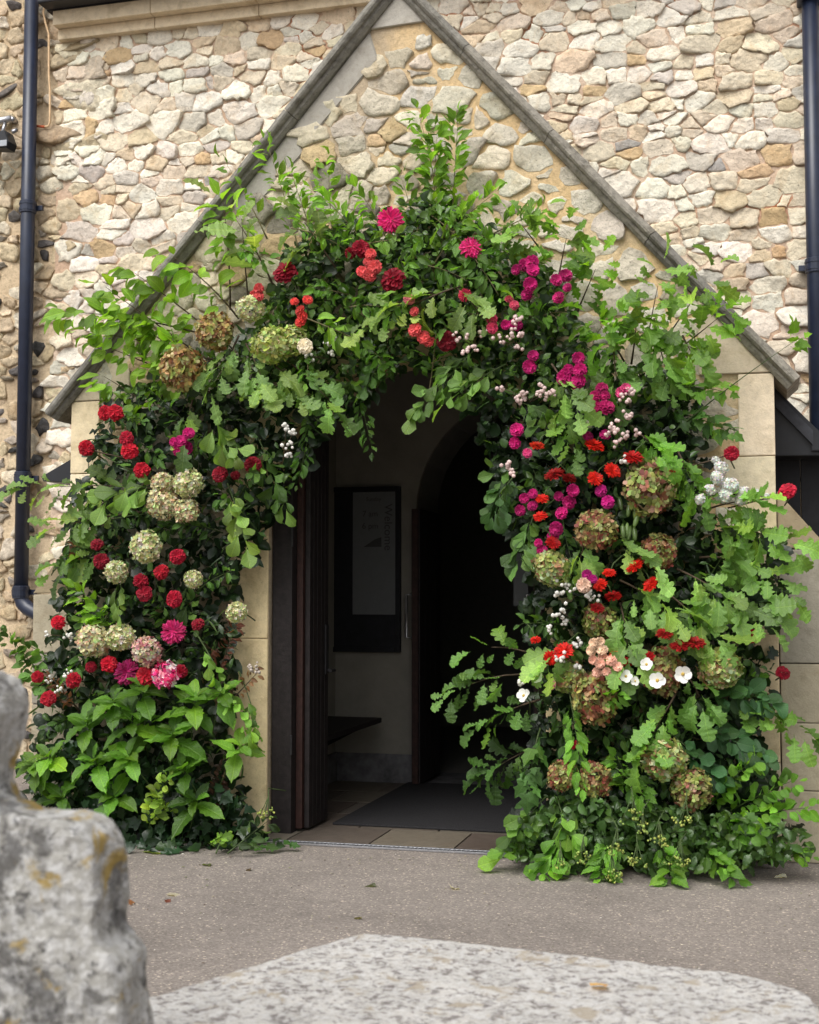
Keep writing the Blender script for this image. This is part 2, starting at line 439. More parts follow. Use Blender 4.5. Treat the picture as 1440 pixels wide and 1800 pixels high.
def stone_shape(poly, gap, rnd, K=15, rough=0.10, roundness=0.35):
    """resampled, shrunk, roughened outline of one stone"""
    cx = sum(p[0] for p in poly) / len(poly); cz = sum(p[1] for p in poly) / len(poly)
    q = []
    for i in range(len(poly)):      # inset by half the joint
        a, b = Vector(poly[i]), Vector(poly[(i + 1) % len(poly)])
        q.append((a, b))
    per = sum((b - a).length for a, b in q)
    out = []
    off = rnd.random() * per / K
    for k in range(K):
        t = (off + per * k / K) % per
        for a, b in q:
            L = (b - a).length
            if t <= L: out.append(a + (b - a) * (t / max(L, 1e-6))); break
            t -= L
        else: out.append(q[-1][1])
    c = Vector((cx, cz)); mean = sum((p - c).length for p in out) / K
    res = []
    for k, p in enumerate(out):
        s = (out[k - 1] + out[(k + 1) % K]) / 2
        p = p * (1 - roundness) + s * roundness
        d = p - c; L = d.length
        L2 = max(L - gap, 0.35 * L) * (1 + rnd.gauss(0, rough * .5))
        res.append(c + d / max(L, 1e-6) * L2)
    return c, res, mean
def add_stone(mb, poly, Y, gap, proud, rnd, tint, K=15, rough=0.10, roundness=0.35, dome=0.5):
    c, o, mean = stone_shape(poly, gap, rnd, K, rough, roundness)
    tx, tz = rnd.gauss(0, 0.12), rnd.gauss(0, 0.16)
    vs_, fs = [], []
    rings = ((1.0, -0.03), (0.995, proud * 0.5), (0.972, proud * 0.94), (0.64, proud * (1.0 + 0.15 * dome)), )
    for si, (sc, h) in enumerate(rings):
        for k, p in enumerate(o):
            d = (p - c) * sc
            hh = h + (rnd.gauss(0, proud * 0.22) if si > 1 else 0) + ((d.x * tx + d.y * tz) if si > 0 else 0)
            hh = max(hh, 0.002) if si > 0 else hh
            vs_.append((c.x + d.x, Y - hh, c.y + d.y))
    n = len(o)
    vs_.append((c.x + rnd.uniform(-.2, .2) * mean * .3, Y - max(proud * (1.05 + 0.3 * dome) + rnd.gauss(0, proud * .12), .003), c.y))
    for r in range(len(rings) - 1):
        for k in range(n):
            fs.append((r * n + k, r * n + (k + 1) % n, (r + 1) * n + (k + 1) % n, (r + 1) * n + k))
    L = (len(rings) - 1) * n
    for k in range(n): fs.append((L + k, L + (k + 1) % n, len(vs_) - 1))
    # outward normal is -Y; polygon order decides
    if sum(o[i].x * o[(i + 1) % n].y - o[(i + 1) % n].x * o[i].y for i in range(n)) < 0:
        fs = [f[::-1] for f in fs]
    mb.add(vs_, fs, tint)
def pick(rnd, pal, k=0.74):
    r = rnd.random() * sum(p[0] for p in pal)
    for wgt, c in pal:
        r -= wgt
        if r <= 0: break
    s = rnd.uniform(0.86, 1.1) * k
    return tuple(min(0.9, x * s * rnd.uniform(0.97, 1.03)) for x in srgb(*c))
def lay(parent, name, polys, Y, mat, rnd, style, shown, limit=300):
    cen = lambda po: (sum(p[0] for p in po) / len(po), sum(p[1] for p in po) / len(po))
    polys.sort(key=lambda po: (not shown(*cen(po)), -area(po)))
    rest = MB()
    for i, po in enumerate(polys):
        mb = MB() if i < limit else rest
        style(mb, po, Y, rnd)
        if i < limit: mb.build(name, mat, parent, smooth=True)
    if rest.v:
        o = rest.build(name + '_small', mat, parent, smooth=True); o['kind'] = 'stuff'

PAL_RAG = [(46, (229, 221, 203)), (28, (218, 204, 180)), (14, (212, 194, 164)), (8, (200, 192, 178)), (4, (200, 172, 134)), (0.8, (166, 162, 156))]
PAL_GAB = [(30, (210, 200, 178)), (26, (216, 204, 178)), (20, (194, 185, 166)), (8, (206, 182, 142)), (5, (156, 148, 134))]
PAL_GABR = [(30, (216, 208, 190)), (26, (222, 212, 190)), (22, (200, 192, 174)), (6, (166, 156, 138))]
PAL_FLINT = [(36, (86, 83, 82)), (30, (116, 110, 105)), (22, (160, 148, 130)), (18, (200, 188, 170))]
PAL_TAN = [(40, (210, 192, 160)), (30, (196, 176, 144)), (20, (216, 204, 180)), (10, (180, 160, 128))]

# church wall body with the inner doorway cut out of it
DX0, DX1, DZS, DZA = -0.52, 0.62, 1.95, 2.72
def arch_outline(x0, x1, zs, za, n=9, z0=0.0):
    """pointed arch from (x0,z0) up and over to (x1,z0)"""
    hw = (x1 - x0) / 2; rise = za - zs; c = (x0 + x1) / 2
    Rr = (rise * rise + hw * hw) / (2 * hw)
    pts = [(x0, z0)]
    a1 = math.acos(max(-1, min(1, (Rr - hw) / Rr)))
    left = [(x0 + Rr - Rr * math.cos(a1 * k / n), zs + Rr * math.sin(a1 * k / n)) for k in range(n + 1)]
    right = [(2 * c - x, z) for x, z in left[:-1]][::-1]
    return pts + left + right + [(x1, z0)]
FX = onY(98, 400, YW).x         # where pale ragstone meets flint
inner = arch_outline(DX0, DX1, DZS, DZA)
body = MB()
body.prism([(FX, 0)] + inner + [(9, 0), (9, 6.9), (FX, 6.9)], YW, YW + 0.6)
church = body.build('church_wall', M['mortar_rag'])
church.data.materials.append(M['dark_room'])
for f_ in church.data.polygons:
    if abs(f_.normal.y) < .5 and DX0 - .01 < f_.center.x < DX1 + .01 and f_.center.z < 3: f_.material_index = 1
tag(church, 'tall church wall of pale cream and tan ragstone behind the porch', 'wall')
def vis_rag(x, z):
    px, py = proj((x, YW, z))
    if not (-40 < px < 1480 and -20 < py < 760): return False
    if x < FX + 0.02 or z > 5.78: return False
    # hidden behind the porch gable
    l = 718 - (px - 97) * 1.29 ; r = -8 + (px - 754) * 1.012
    return py < max(l, r) + 70 or (px > 1330 and py < 740) or (px < 160 and py < 760)
def any_rag(x, z):
    px, py = proj((x, YW, z))
    if x < FX + .02 or z > 5.78: return False
    l = 718 - (px - 97) * 1.29 ; r = -8 + (px - 754) * 1.012
    return py < max(l, r) + 330 or px > 1250 or px < 330
rn = random.Random(11)
pts = courses(-3.9, 5.2, 0.1, 5.95, 0.076, 0.165, 0.09, 0.265, rn, 0.34)
polys = cells(pts, any_rag, 1.55)
def st_rag(mb, po, Y, rnd):
    add_stone(mb, po, Y, rnd.uniform(0.0, 0.008), rnd.uniform(0.004, 0.016), rnd, pick(rnd, PAL_RAG, 1.0), K=20, rough=0.17, roundness=0.05, dome=.12)
lay(church, 'stone', polys, YW, M['rag'], rn, st_rag, vis_rag)
# moulded stone cornice in lengths, under the gutter
x = FX + 0.03
zb = onY(95, 72, YW - 0.06).z
while x < 6:
    L = rn.uniform(0.75, 1.2)
    mb = MB()
    for (ya, za_, yb, zb_) in ((0.07, 0.0, 0.0, 0.085), (0.15, 0.085, 0.0, 0.20)):
        mb.box(x, x + L - 0.004, YW - ya, YW + 0.02, zb + za_, zb + zb_, 0.006, srgb(214, 196, 166))
    mb.build('cornice_stone', M['ashlar'], church); x += L

# flint wall, left of the ragstone
fw = MB(); fw.box(-9, FX, YW + 0.012, YW + 0.62, 0, 7.4)
flint = fw.build('flint_wall', M['mortar_flint'])
tag(flint, 'rough beige rendered wall studded with dark flints behind the left downpipe', 'wall')
def vis_fl(x, z):
    px, py = proj((x, YW, z))
    return x < FX + 0.05 and -50 < px < 150 and -50 < py < 1260
rn = random.Random(5)
polys = cells(courses(-7.0, FX + 0.03, 0.1, 6.6, 0.06, 0.15, 0.08, 0.22, rn, 0.5), lambda x, z: x < FX + .05, 1.3)
def st_fl(mb, po, Y, rnd):
    cz = sum(p[1] for p in po) / len(po)
    a = area(po)
    fl = rnd.random() < (0.55 if 1.7 < cz < 4.6 else 0.22) and a < .017
    if fl: add_stone(mb, po, Y, rnd.uniform(0.008, 0.03), rnd.uniform(0.008, 0.026), rnd, pick(rnd, PAL_FLINT, .62), K=11, rough=0.3, roundness=0.3, dome=.8)
    else: add_stone(mb, po, Y, rnd.uniform(0.0, 0.012), rnd.uniform(0.006, 0.026), rnd, pick(rnd, PAL_TAN, .84), K=15, rough=0.25, roundness=0.2, dome=.2)
lay(flint, 'flint', [p for p in polys if rn.random() < .88], YW + 0.012, M['flint'], rn, st_fl, vis_fl)
# a few flints where the two walls meet, in the ragstone edge
rn = random.Random(9)
# nave interior behind the inner doorway: closed dark room
mb = MB()
X0, X1, Y0_, Y1_, Z1 = -2.2, 2.2, YW + 0.6, YW + 4.0, 4.0
mb.add([(X0, Y0_, 0.004), (X1, Y0_, 0.004), (X1, Y1_, 0.004), (X0, Y1_, 0.004), (X0, Y0_, Z1), (X1, Y0_, Z1), (X1, Y1_, Z1), (X0, Y1_, Z1)],
       [(0, 1, 2, 3), (4, 7, 6, 5), (0, 4, 5, 1)[::-1] if False else (3, 2, 6, 7), (0, 3, 7, 4), (1, 5, 6, 2)])
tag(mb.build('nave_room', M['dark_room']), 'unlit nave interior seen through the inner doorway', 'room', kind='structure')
mb = MB(); mb.box(-9, 9, YW + 0.3, YW + 6, 7.4, 7.6)
tag(mb.build('church_roof', M['slate']), 'roof deck of the church above the eaves gutter', 'roof', kind='structure')

# ------------------------------------------------------------------ porch
porch = empty('porch', (XC, 0, 0), 'stone gabled church porch with open arched doorway under the flowers', 'porch')
def pp(mb, name, mat, smooth=False):
    o = mb.build(name, mat, None, smooth); o.parent = porch; o.location = (-XC, 0, 0); return o
EXL, EXR, EZ = -2.076, 1.949, 2.475
APX, APZ = XC, 4.735
def rake(x):    # inner (lower) line of the coping
    return APZ - (APZ - EZ) * (abs(x - APX) / (EXR - APX if x > APX else APX - EXL))
OX0, OX1, OZS, OZA = -0.823, 0.75, 1.78, 2.66
op = arch_outline(OX0, OX1, OZS, OZA, 10)
mb = MB(); mb.prism([(EXL + .02, 0)] + op + [(EXR - .02, 0), (EXR - .02, EZ - .02), (APX, APZ + .10), (EXL + .02, EZ - .02)], 0.0, 0.36)
pp(mb, 'gable_wall', M['mortar_gable'])
# ashlar: door surround, quoins, kneelers, apex block, plinth course, buttresses
ASH = [(3, (214, 198, 166)), (3, (206, 188, 152)), (2, (222, 208, 180)), (1, (192, 180, 156))]
rn = random.Random(21)
def block(x0, x1, z0, z1, y=-0.018, d=0.2, tint=None, name='quoin_stone', b=0.006):
    mb = MB(); mb.box(x0 + .002, x1 - .002, y, d, z0 + .002, z1 - .002, b, tint or pick(rn, ASH, 1.02), 0.0012); return pp(mb, name, M['ashlar'])
WARM = srgb(222, 202, 160); WARM = tuple(c * 1.02 for c in WARM)
zz = [0.0, 1.10, OZS]
for side in (-1, 1):
    for a, b_ in zip(zz[:-1], zz[1:]):
        if side < 0: block(OX0 - 0.24, OX0, a, b_, -0.012, 0.30, WARM, 'jamb_stone', 0.008)
        else: block(OX1, OX1 + 0.24, a, b_, -0.012, 0.30, WARM, 'jamb_stone', 0.008)
arc = arch_outline(OX0, OX1, OZS, OZA, 10)[1:-1]
arcO = arch_outline(OX0 - .24, OX1 + .24, OZS, OZA + .34, 10)[1:-1]
for i in range(0, len(arc) - 1, 2):
    i2 = min(i + 2, len(arc) - 1)
    mb = MB(); mb.prism([arc[i], arcO[i]] + arcO[i + 1:i2] + [arcO[i2], arc[i2]] + arc[i + 1:i2][::-1], -0.012, 0.3, WARM, 0.004)
    pp(mb, 'arch_stone', M['ashlar'])
for side, xe in ((-1, EXL), (1, EXR)):
    z = EZ + 0.015; k = 0
    hs_ = [0.43, 0.20, 0.26, 0.4, 0.36, 0.34, 0.3, 0.3]
    for h in hs_:
        wd = (0.185, 0.265)[k % 2]
        z0 = max(z - h, 0.0)
        if z0 >= z: break
        block(min(xe, xe - side * wd), max(xe, xe - side * wd), z0, z, -0.02, 0.3); z = z0; k += 1
    xi = xe - side * 0.38
    mb = MB(); mb.prism([(xe, EZ + .018), (xe, rake(xe) + .03), (xi, rake(xi) - .002), (xi, EZ + .018)][::side], -0.022, 0.2, pick(rn, ASH, .72), 0.004)
    pp(mb, 'kneeler_stone', M['ashlar'])
# apex block and the raking margin below it
mb = MB(); mb.prism([(APX - .165, APZ - .185), (APX + .15, APZ - .175), (APX, APZ + .03)], -0.02, 0.2, tuple(c * .7 for c in srgb(206, 200, 188)), 0.003)
pp(mb, 'apex_stone', M['ashlar'])
x = APX - .17
segs = [(APX - .17, APX - .62), (APX - .62, APX - 1.0)]
for a, b_ in segs:
    t = 0.17
    mb = MB(); mb.prism([(a, rake(a) - .004), (b_, rake(b_) - .004), (b_ + .06, rake(b_) - t * .7), (a + .05, rake(a) - t)], -0.012, 0.2, tuple(c * .66 for c in srgb(200, 194, 182)), 0.006)
    pp(mb, 'margin_stone', M['ashlar'])
# buttresses with weathered tops
for x0, x1, zt0, zt1 in ((EXR + .003, 2.20, 1.88, 1.585), (EXL - .003, -2.325, 1.665, 1.355)):
    z = 0.0; row = [0.32, 0.30, 0.36, 0.34]
    zc = [0.0, 0.36, 0.70, 1.00]
    zend = zt1 - 0.004
    lv = [q for q in zc if q < zend - .1] + [zend]
    for a, b_ in zip(lv[:-1], lv[1:]):
        block(min(x0, x1), max(x0, x1), a, b_, 0.01, 0.6, tuple(c * .62 for c in srgb(*rn.choice([(196, 184, 160), (184, 176, 160), (206, 194, 168)]))), 'buttress_stone')
    mb = MB(); mb.prism([(x0, zt1), (x1, zt1), (x0, zt0)] if x1 > x0 else [(x0, zt1), (x0, zt0), (x1, zt1)], 0.008, 0.6, tuple(c * .6 for c in srgb(190, 172, 140)), 0.004)
    pp(mb, 'weathering_stone', M['ashlar'])
# coping: moulded lengths up each rake
def coping(side):
    ex = EXL if side < 0 else EXR
    Lr = math.hypot(ex - APX, APZ - EZ)
    u = Vector((ex - APX, 0, EZ - APZ)).normalized(); nrm = Vector((-u.z * side, 0, u.x * side))   # up-and-out
    if nrm.z < 0: nrm = -nrm
    prof = [(-.004, 0.02), (-.004, -0.035), (0.012, -0.055), (0.026, -0.060), (0.030, -0.078), (0.040, -0.090), (0.052, -0.092), (0.080, -0.072), (0.084, 0.38), (0.0, 0.38)]
    cuts = [-0.0, 0.55, 1.25, 2.05, 2.75, Lr + 0.10] if side > 0 else [0.0, 0.9, 1.7, 2.4, Lr + 0.13]
    for a, b_ in zip(cuts[:-1], cuts[1:]):
        mb = MB(); n = len(prof); st = max(3, int((b_ - a) / .07)); V = []; F = []
        for k in range(st + 1):
            s = a + .002 + (b_ - a - .004) * k / st
            for (h, y) in prof:
                # the two rakes meet on the plane X = APX: shear the upper end
                sh = 0.0
                if a == 0.0 and k == 0: sh = -h * abs(u.z) / abs(u.x) * -1.0
                p = Vector((APX, 0, APZ)) + u * (s - (h * abs(u.z / u.x) if (a == 0.0 and k == 0) else 0.0) * 1.0) + nrm * h
                if a == 0.0 and k == 0: p.x = APX + side * .001
                j = noise.noise(Vector((s * 6, h * 40, y * 30 + side))) * 0.005
                V.append((p.x + nrm.x * j, y + j, p.z + nrm.z * j))
        for k in range(st):
            for i in range(n): F.append((k * n + i, k * n + (i + 1) % n, (k + 1) * n + (i + 1) % n, (k + 1) * n + i))
        F.append(tuple(range(n))[::-1]); F.append(tuple(range(st * n, st * n + n)))
        if side > 0: F = [f[::-1] for f in F]
        cc = rn.choice([(146, 142, 132), (156, 150, 138), (136, 132, 124)])
        mb.add(V, F, tuple(c * .75 for c in srgb(*cc)))
        o = pp(mb, 'coping_stone', M['coping'])
        bm = bmesh.new(); bm.from_mesh(o.data); bmesh.ops.recalc_face_normals(bm, faces=bm.faces[:]); bm.to_mesh(o.data); bm.free()
coping(-1); coping(1)
# rubble of the gable
def vis_g(x, z):
    px, py = proj((x, 0, z))
    if z > rake(x) - 0.01: return False
    if x < EXL + 0.22 or x > EXR - .22: return False
    if z > APZ - .27: return False
    if x < APX and x > APX - 1.0 and z > rake(x) - .16: return False
    # keep clear of opening and surround
    if OX0 - .3 < x < OX1 + .3 and (z < OZS or inpoly(x, z, arch_outline(OX0 - .3, OX1 + .3, OZS, OZA + .42))): return False
    return True
rn = random.Random(33)
polys = cells(courses(-2.1, 2.0, 0.0, 4.7, 0.085, 0.175, 0.09, 0.24, rn, 0.45), vis_g, 1.35)
def st_g(mb, po, Y, rnd):
    cx = sum(p[0] for p in po) / len(po); cz = sum(p[1] for p in po) / len(po)
    right = cx > APX + 0.02 + rnd.gauss(0, .08)
    if right: add_stone(mb, po, Y, rnd.uniform(0.005, 0.024), rnd.uniform(0.003, 0.013), rnd, pick(rnd, PAL_GABR, .88), K=16, rough=0.2, roundness=0.30, dome=.25)
    else: add_stone(mb, po, Y, rnd.uniform(0.0, 0.009), rnd.uniform(0.005, 0.018), rnd, pick(rnd, PAL_GAB, .88), K=18, rough=0.18, roundness=0.08, dome=.2)
rest = MB(); cen = lambda po: (sum(p[0] for p in po) / len(po), 0, sum(p[1] for p in po) / len(po))
polys.sort(key=lambda po: (hidden(*proj(cen(po)), 20), -area(po)))
for i, po in enumerate(polys):
    mb = MB() if i < 300 else rest
    st_g(mb, po, 0.0, rn)
    if i < 300: pp(mb, 'rubble_stone', M['gab'], True)
if rest.v: pp(rest, 'rubble_stone_small', M['gab'], True)['kind'] = 'stuff'
# inside of the porch
IX0, IX1 = -1.13, 1.01
for x0, x1 in ((EXL + .05, IX0), (IX1, EXR - .05)):
    mb = MB(); mb.box(x0, x1, 0.362, YW - .002, 0, 2.62); pp(mb, 'side_wall', M['plaster'])
pl_out = arch_outline(DX0, DX1, DZS, DZA)
mb = MB(); mb.prism([(IX0 + .002, 0)] + pl_out + [(IX1 - .002, 0), (IX1 - .002, 2.6), (XC, 4.4), (IX0 + .002, 2.6)], YW - .03, YW - .003); pp(mb, 'inner_wall', M['plaster'])
for a, b_ in ((IX0, DX0 - .002), (DX1 + .002, IX1)):
    mb = MB(); mb.box(a, b_, YW - .055, YW - .032, 0.0, 0.21, 0.008); pp(mb, 'plinth', M['plinth'])
mb = MB(); mb.box(IX0 + .002, IX0 + .03, 0.37, YW - .06, 0.0, 0.21, 0.006); pp(mb, 'plinth', M['plinth'])
# roof: two slopes from behind the gable to the church wall, with black boxed eaves
for side in (-1, 1):
    ex = EXL - .20 if side < 0 else EXR + .20
    sl = (APZ - EZ) / (EXR - APX)
    ze = APZ - sl * abs(ex - APX)
    poly = [(APX, APZ - .10), (APX, APZ - .02), (ex, ze - .02), (ex, ze - .10)]
    mb = MB(); mb.prism(poly[::side], 0.365, YW - .003); pp(mb, 'roof_slope', M['slate'])
YE = 0.40
e = [onY(*q, YE) for q in ((1352, 671), (1475, 792), (1475, 800), (1352, 801))]
mb = MB(); mb.prism([(p.x, p.z) for p in e], YE, YW - .01, b=0.004); pp(mb, 'boxed_eaves', M['gutter'])
e = [onY(*q, YE - .03) for q in ((1427, 768), (1490, 768), (1490, 792), (1427, 792))]
mb = MB(); mb.prism([(p.x, p.z) for p in e], YE - .03, YW - .02, b=0.004); pp(mb, 'eaves_gutter', M['gutter'])
e = [onY(*q, YE) for q in ((150, 792), (150, 850), (76, 846), (72, 838))]
mb = MB(); mb.prism([(p.x, p.z) for p in e], YE, YW - .01, b=0.004); pp(mb, 'boxed_eaves', M['gutter'])
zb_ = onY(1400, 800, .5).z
for k in range(3):  # black boards added to stand in for the shaded recess under the right eaves
    mb = MB(); mb.box(EXR + .0 + k * .14, EXR + .136 + k * .14, 0.62, 0.65, 0.0, zb_ + .02, 0.004); pp(mb, 'eaves_shade_board', M['black'])
# tiled floor inside the porch, out to the drain
pf = MB(); pf.box(IX0 + .003, IX1 - .003, -0.13, YW + .6, 0.001, 0.004)
floor = pf.build('porch_floor', M['plinth']); tag(floor, 'stone tiled floor of the porch', 'floor', kind='structure')
yy = -0.12; r_ = 0
PALT = [(3, (150, 138, 124)), (3, (138, 128, 116)), (2, (128, 116, 104)), (1, (160, 148, 132))]
while yy < YW - .1:
    xx = IX0 - (0.2 if r_ % 2 else 0.0)
    while xx < IX1:
        a, b_ = max(xx, IX0 + .004), min(xx + .47, IX1 - .004)
        if yy < 0.36: a, b_ = max(a, OX0 + .01), min(b_, OX1 - .01)
        if b_ - a > .04:
            mb = MB(); mb.box(a + .005, b_ - .005, yy + .005, min(yy + .44, YW) - .005, 0.0045, 0.012 + rn.uniform(0, .002), 0.002, pick(rn, PALT, .42)); mb.build('floor_tile', M['tile'], floor)
        xx += .47
    yy += .44; r_ += 1
mb = MB(); mb.box(-0.56, 0.74, 0.36, 2.06, 0.0145, 0.027, 0.004)
tag(mb.build('door_mat', M['mat']), 'large dark charcoal coir mat lying on the porch tiles', 'mat')
# linear drain across the threshold
dr = empty('drain_channel', (0, -0.2, 0), 'narrow grey slotted drain across the porch threshold', 'drain')
A, B = Vector((-0.80, -0.315, 0.0)), Vector((0.70, -0.12, 0.0)); A = Vector((-0.80, -.20, 0)); B = Vector((.72, -.17, 0))
mb = MB(); mb.box(-.80, .72, -.205, -.195, 0.002, 0.012, 0.001); mb.box(-.80, .72, -.150, -.140, 0.002, 0.012, 0.001)
o = mb.build('rail', M['steel'], dr); o.location = (0, .2, 0)
mb = MB()
for k in range(60): mb.box(-.795 + k * .0253, -.795 + k * .0253 + .012, -.196, -.149, 0.003, 0.010)
o = mb.build('grate_bars', M['steel'], dr); o.location = (0, .2, 0)
mb = MB(); mb.box(-.79, .71, -.195, -.150, 0.001, 0.003)
o = mb.build('trough', M['black'], dr); o.location = (0, .2, 0)

# ------------------------------------------------------------------ door, frame and things inside
fr = empty('door_frame', (-.75, .05, 0), 'dark brown timber post at the left jamb of the porch doorway', 'door frame')
mb = MB(); mb.box(-.815, -.697, 0.035, 0.13, 0.002, 2.02, 0.004); o = mb.build('post', M['wood'], fr); o.location = (.75, -.05, 0)
for z in (0.45, 1.62):
    mb = MB(); mb.box(-.70, -.688, 0.02, 0.034, z, z + .11, 0.001); o = mb.build('hinge', M['iron'], fr); o.location = (.75, -.05, 0)
dl = empty('porch_door', (-.69, .1, 0), 'dark brown plank door standing open inwards at the left jamb', 'door')
def dpart(mb, name, mat):
    o = mb.build(name, mat, dl); o.location = (.69, -.1, 0); return o
YEND = .3
while proj((-.625, YEND, .6))[0] < 577: YEND += .005
YPL = (YEND - .135) / 5
for k in range(5):
    mb = MB(); y0 = .135 + k * YPL
    mb.box(-.655, -.625, y0 + .002, y0 + YPL - .002, 0.03, 2.35 - .02 * k, 0.004); dpart(mb, 'plank', M['wood'])
mb = MB(); mb.box(-.695, -.657, .105, .172, 0.03, 2.34, 0.003); dpart(mb, 'stile', M['wood_red'])
for z in (0.3, 1.2, 2.0):
    mb = MB(); mb.box(-.690, -.657, .175, YEND, z, z + .10, 0.003); dpart(mb, 'ledge', M['wood'])
mb = MB(); mb.box(-.623, -.612, YEND - .08, YEND - .03, 0.88, 1.17, 0.003); mb.tube([(-.62, YEND - .04, .90), (-.585, YEND - .04, .90)], .011, 8); mb.tube([(-.585, YEND - .08, .90), (-.585, YEND, .90)], .009, 8)
dpart(mb, 'latch', M['iron'])
# notice board with its poster on the back wall
bk = YW - .032
nb = empty('notice_board', (-.94, bk, .93), 'black notice board hung on the wall inside the porch', 'notice board')
def npart(mb, par, name, mat, off):
    o = mb.build(name, mat, par); o.location = -off; return o
off = Vector((-.94, bk, .93))
a0, a1 = onY(566, 1145, bk), onY(706, 855, bk)
mb = MB(); mb.box(a0.x, a1.x, bk - .03, bk - .002, a0.z, a1.z, 0.003); npart(mb, nb, 'backing', M['black'], off)
for x0, x1, z0, z1 in ((a0.x, a0.x + .035, a0.z, a1.z), (a1.x - .035, a1.x, a0.z, a1.z), (a0.x + .037, a1.x - .037, a0.z, a0.z + .035), (a0.x + .037, a1.x - .037, a1.z - .035, a1.z)):
    mb = MB(); mb.box(x0, x1, bk - .045, bk - .031, z0, z1, 0.003); npart(mb, nb, 'frame', M['black'], off)
p0, p1 = onY(620, 1080, bk - .033), onY(697, 864, bk - .033)
po = empty('poster', ((p0.x + p1.x) / 2, bk - .033, p0.z), 'tall pale paper poster pinned on the black notice board', 'poster')
off = Vector(po.location)
mb = MB(); mb.box(p0.x, p1.x, bk - .0345, bk - .0325, p0.z, p1.z); npart(mb, po, 'sheet', M['paper'], off)
def text(body, x, z, size, rot, par, off, y):
    cu = bpy.data.curves.new('lettering', 'FONT'); cu.body = body; cu.size = size; cu.extrude = 0.0004; cu.align_x = 'CENTER'; cu.align_y = 'CENTER'
    cu.materials.append(M['ink'])
    o = bpy.data.objects.new('lettering', cu); COL.objects.link(o); o.parent = par
    me = bpy.data.meshes.new_from_object(o); bpy.data.objects.remove(o); me.materials.clear(); me.materials.append(M['ink'])
    o = link('lettering', me, par)
    o.location = Vector((x, y, z)) - off; o.rotation_euler = (math.pi / 2, rot, 0); return o
W_, H_ = p1.x - p0.x, p1.z - p0.z
yt = bk - .0352
text('Sunday', p0.x + W_ * .48, p1.z - H_ * .06, .04, 0, po, off, yt)
text('7 am', p0.x + W_ * .40, p1.z - H_ * .18, .06, 0, po, off, yt)
text('6 pm', p0.x + W_ * .40, p1.z - H_ * .28, .06, 0, po, off, yt)
text('Welcome', p1.x - W_ * .19, p1.z - H_ * .29, .085, math.pi / 2, po, off, yt)
mb = MB(); mb.add([(p0.x + W_ * .25, yt, p1.z - H_ * .45), (p0.x + W_ * .66, yt, p1.z - H_ * .45), (p0.x + W_ * .66, yt, p1.z - H_ * .37), (p0.x + W_ * .5, yt, p1.z - H_ * .39)], [(0, 1, 2, 3)]); npart(mb, po, 'picture', M['ink'], off)
# bench along the left inner wall
bn = empty('bench', (-1.0, 1.4, 0), 'dark timber bench seat fixed along the left wall inside the porch', 'bench')
zb2 = onY(655, 1262, 1.9).z; xe = onY(657, 1262, 1.75).x
mb = MB(); mb.box(IX0 + .005, xe, 0.75, 1.95, zb2 - .036, zb2, 0.005); o = mb.build('seat', M['wood'], bn); o.location = (1.0, -1.4, 0)
for y in (.85, 1.85):
    mb = MB(); mb.prism([(IX0 + .032, zb2 - .038), (xe - .06, zb2 - .038), (IX0 + .032, zb2 - .20)], y - .02, y + .02); o = mb.build('bracket', M['wood'], bn); o.location = (1.0, -1.4, 0)
# inner doors, standing open into the porch
for nm, x0, x1, lab in (('inner_door', -.512, -.45, 'tall dark inner door with steel pull handle right of the notice board'), ('inner_door', .35, .43, 'dark inner door with steel pull handle beside the right hand flower pillar')):
    d = empty(nm, (x0, 1.6, 0), lab, 'door'); off = Vector(d.location)
    mb = MB()
    for k in range(4): mb.box(x0, x1, 1.965 + k * .15, 2.110 + k * .15, .03, 1.95, 0.003)
    o_panel = mb.build('panel', M['wood'], d); o_panel.location = -off
    mb = MB(); mb.box(x0 + .01, x1 - .01, 1.945, 1.964, .03, 1.95, .002); o = mb.build('edge_strip', M['wood_red'], d); o.location = -off
    h0, h1 = 1.345, 1.045
    sx = x0 - .045
    mb = MB(); mb.tube([(x0, 1.99, h0), (sx, 1.99, h0), (sx, 1.99, h1), (x0, 1.99, h1)], .011, 8); o = mb.build('pull_handle', M['steel'], o_panel, True)
p = onY(903, 1065, 2.0); q = onY(928, 972, 2.0)
nt_ = MB(); nt_.box(p.x, q.x, 2.0, 2.003, p.z, q.z)
tag(nt_.build('paper_notice', M['paper']), 'narrow pale paper notice in the dark inner doorway beside the right flowers', 'notice')

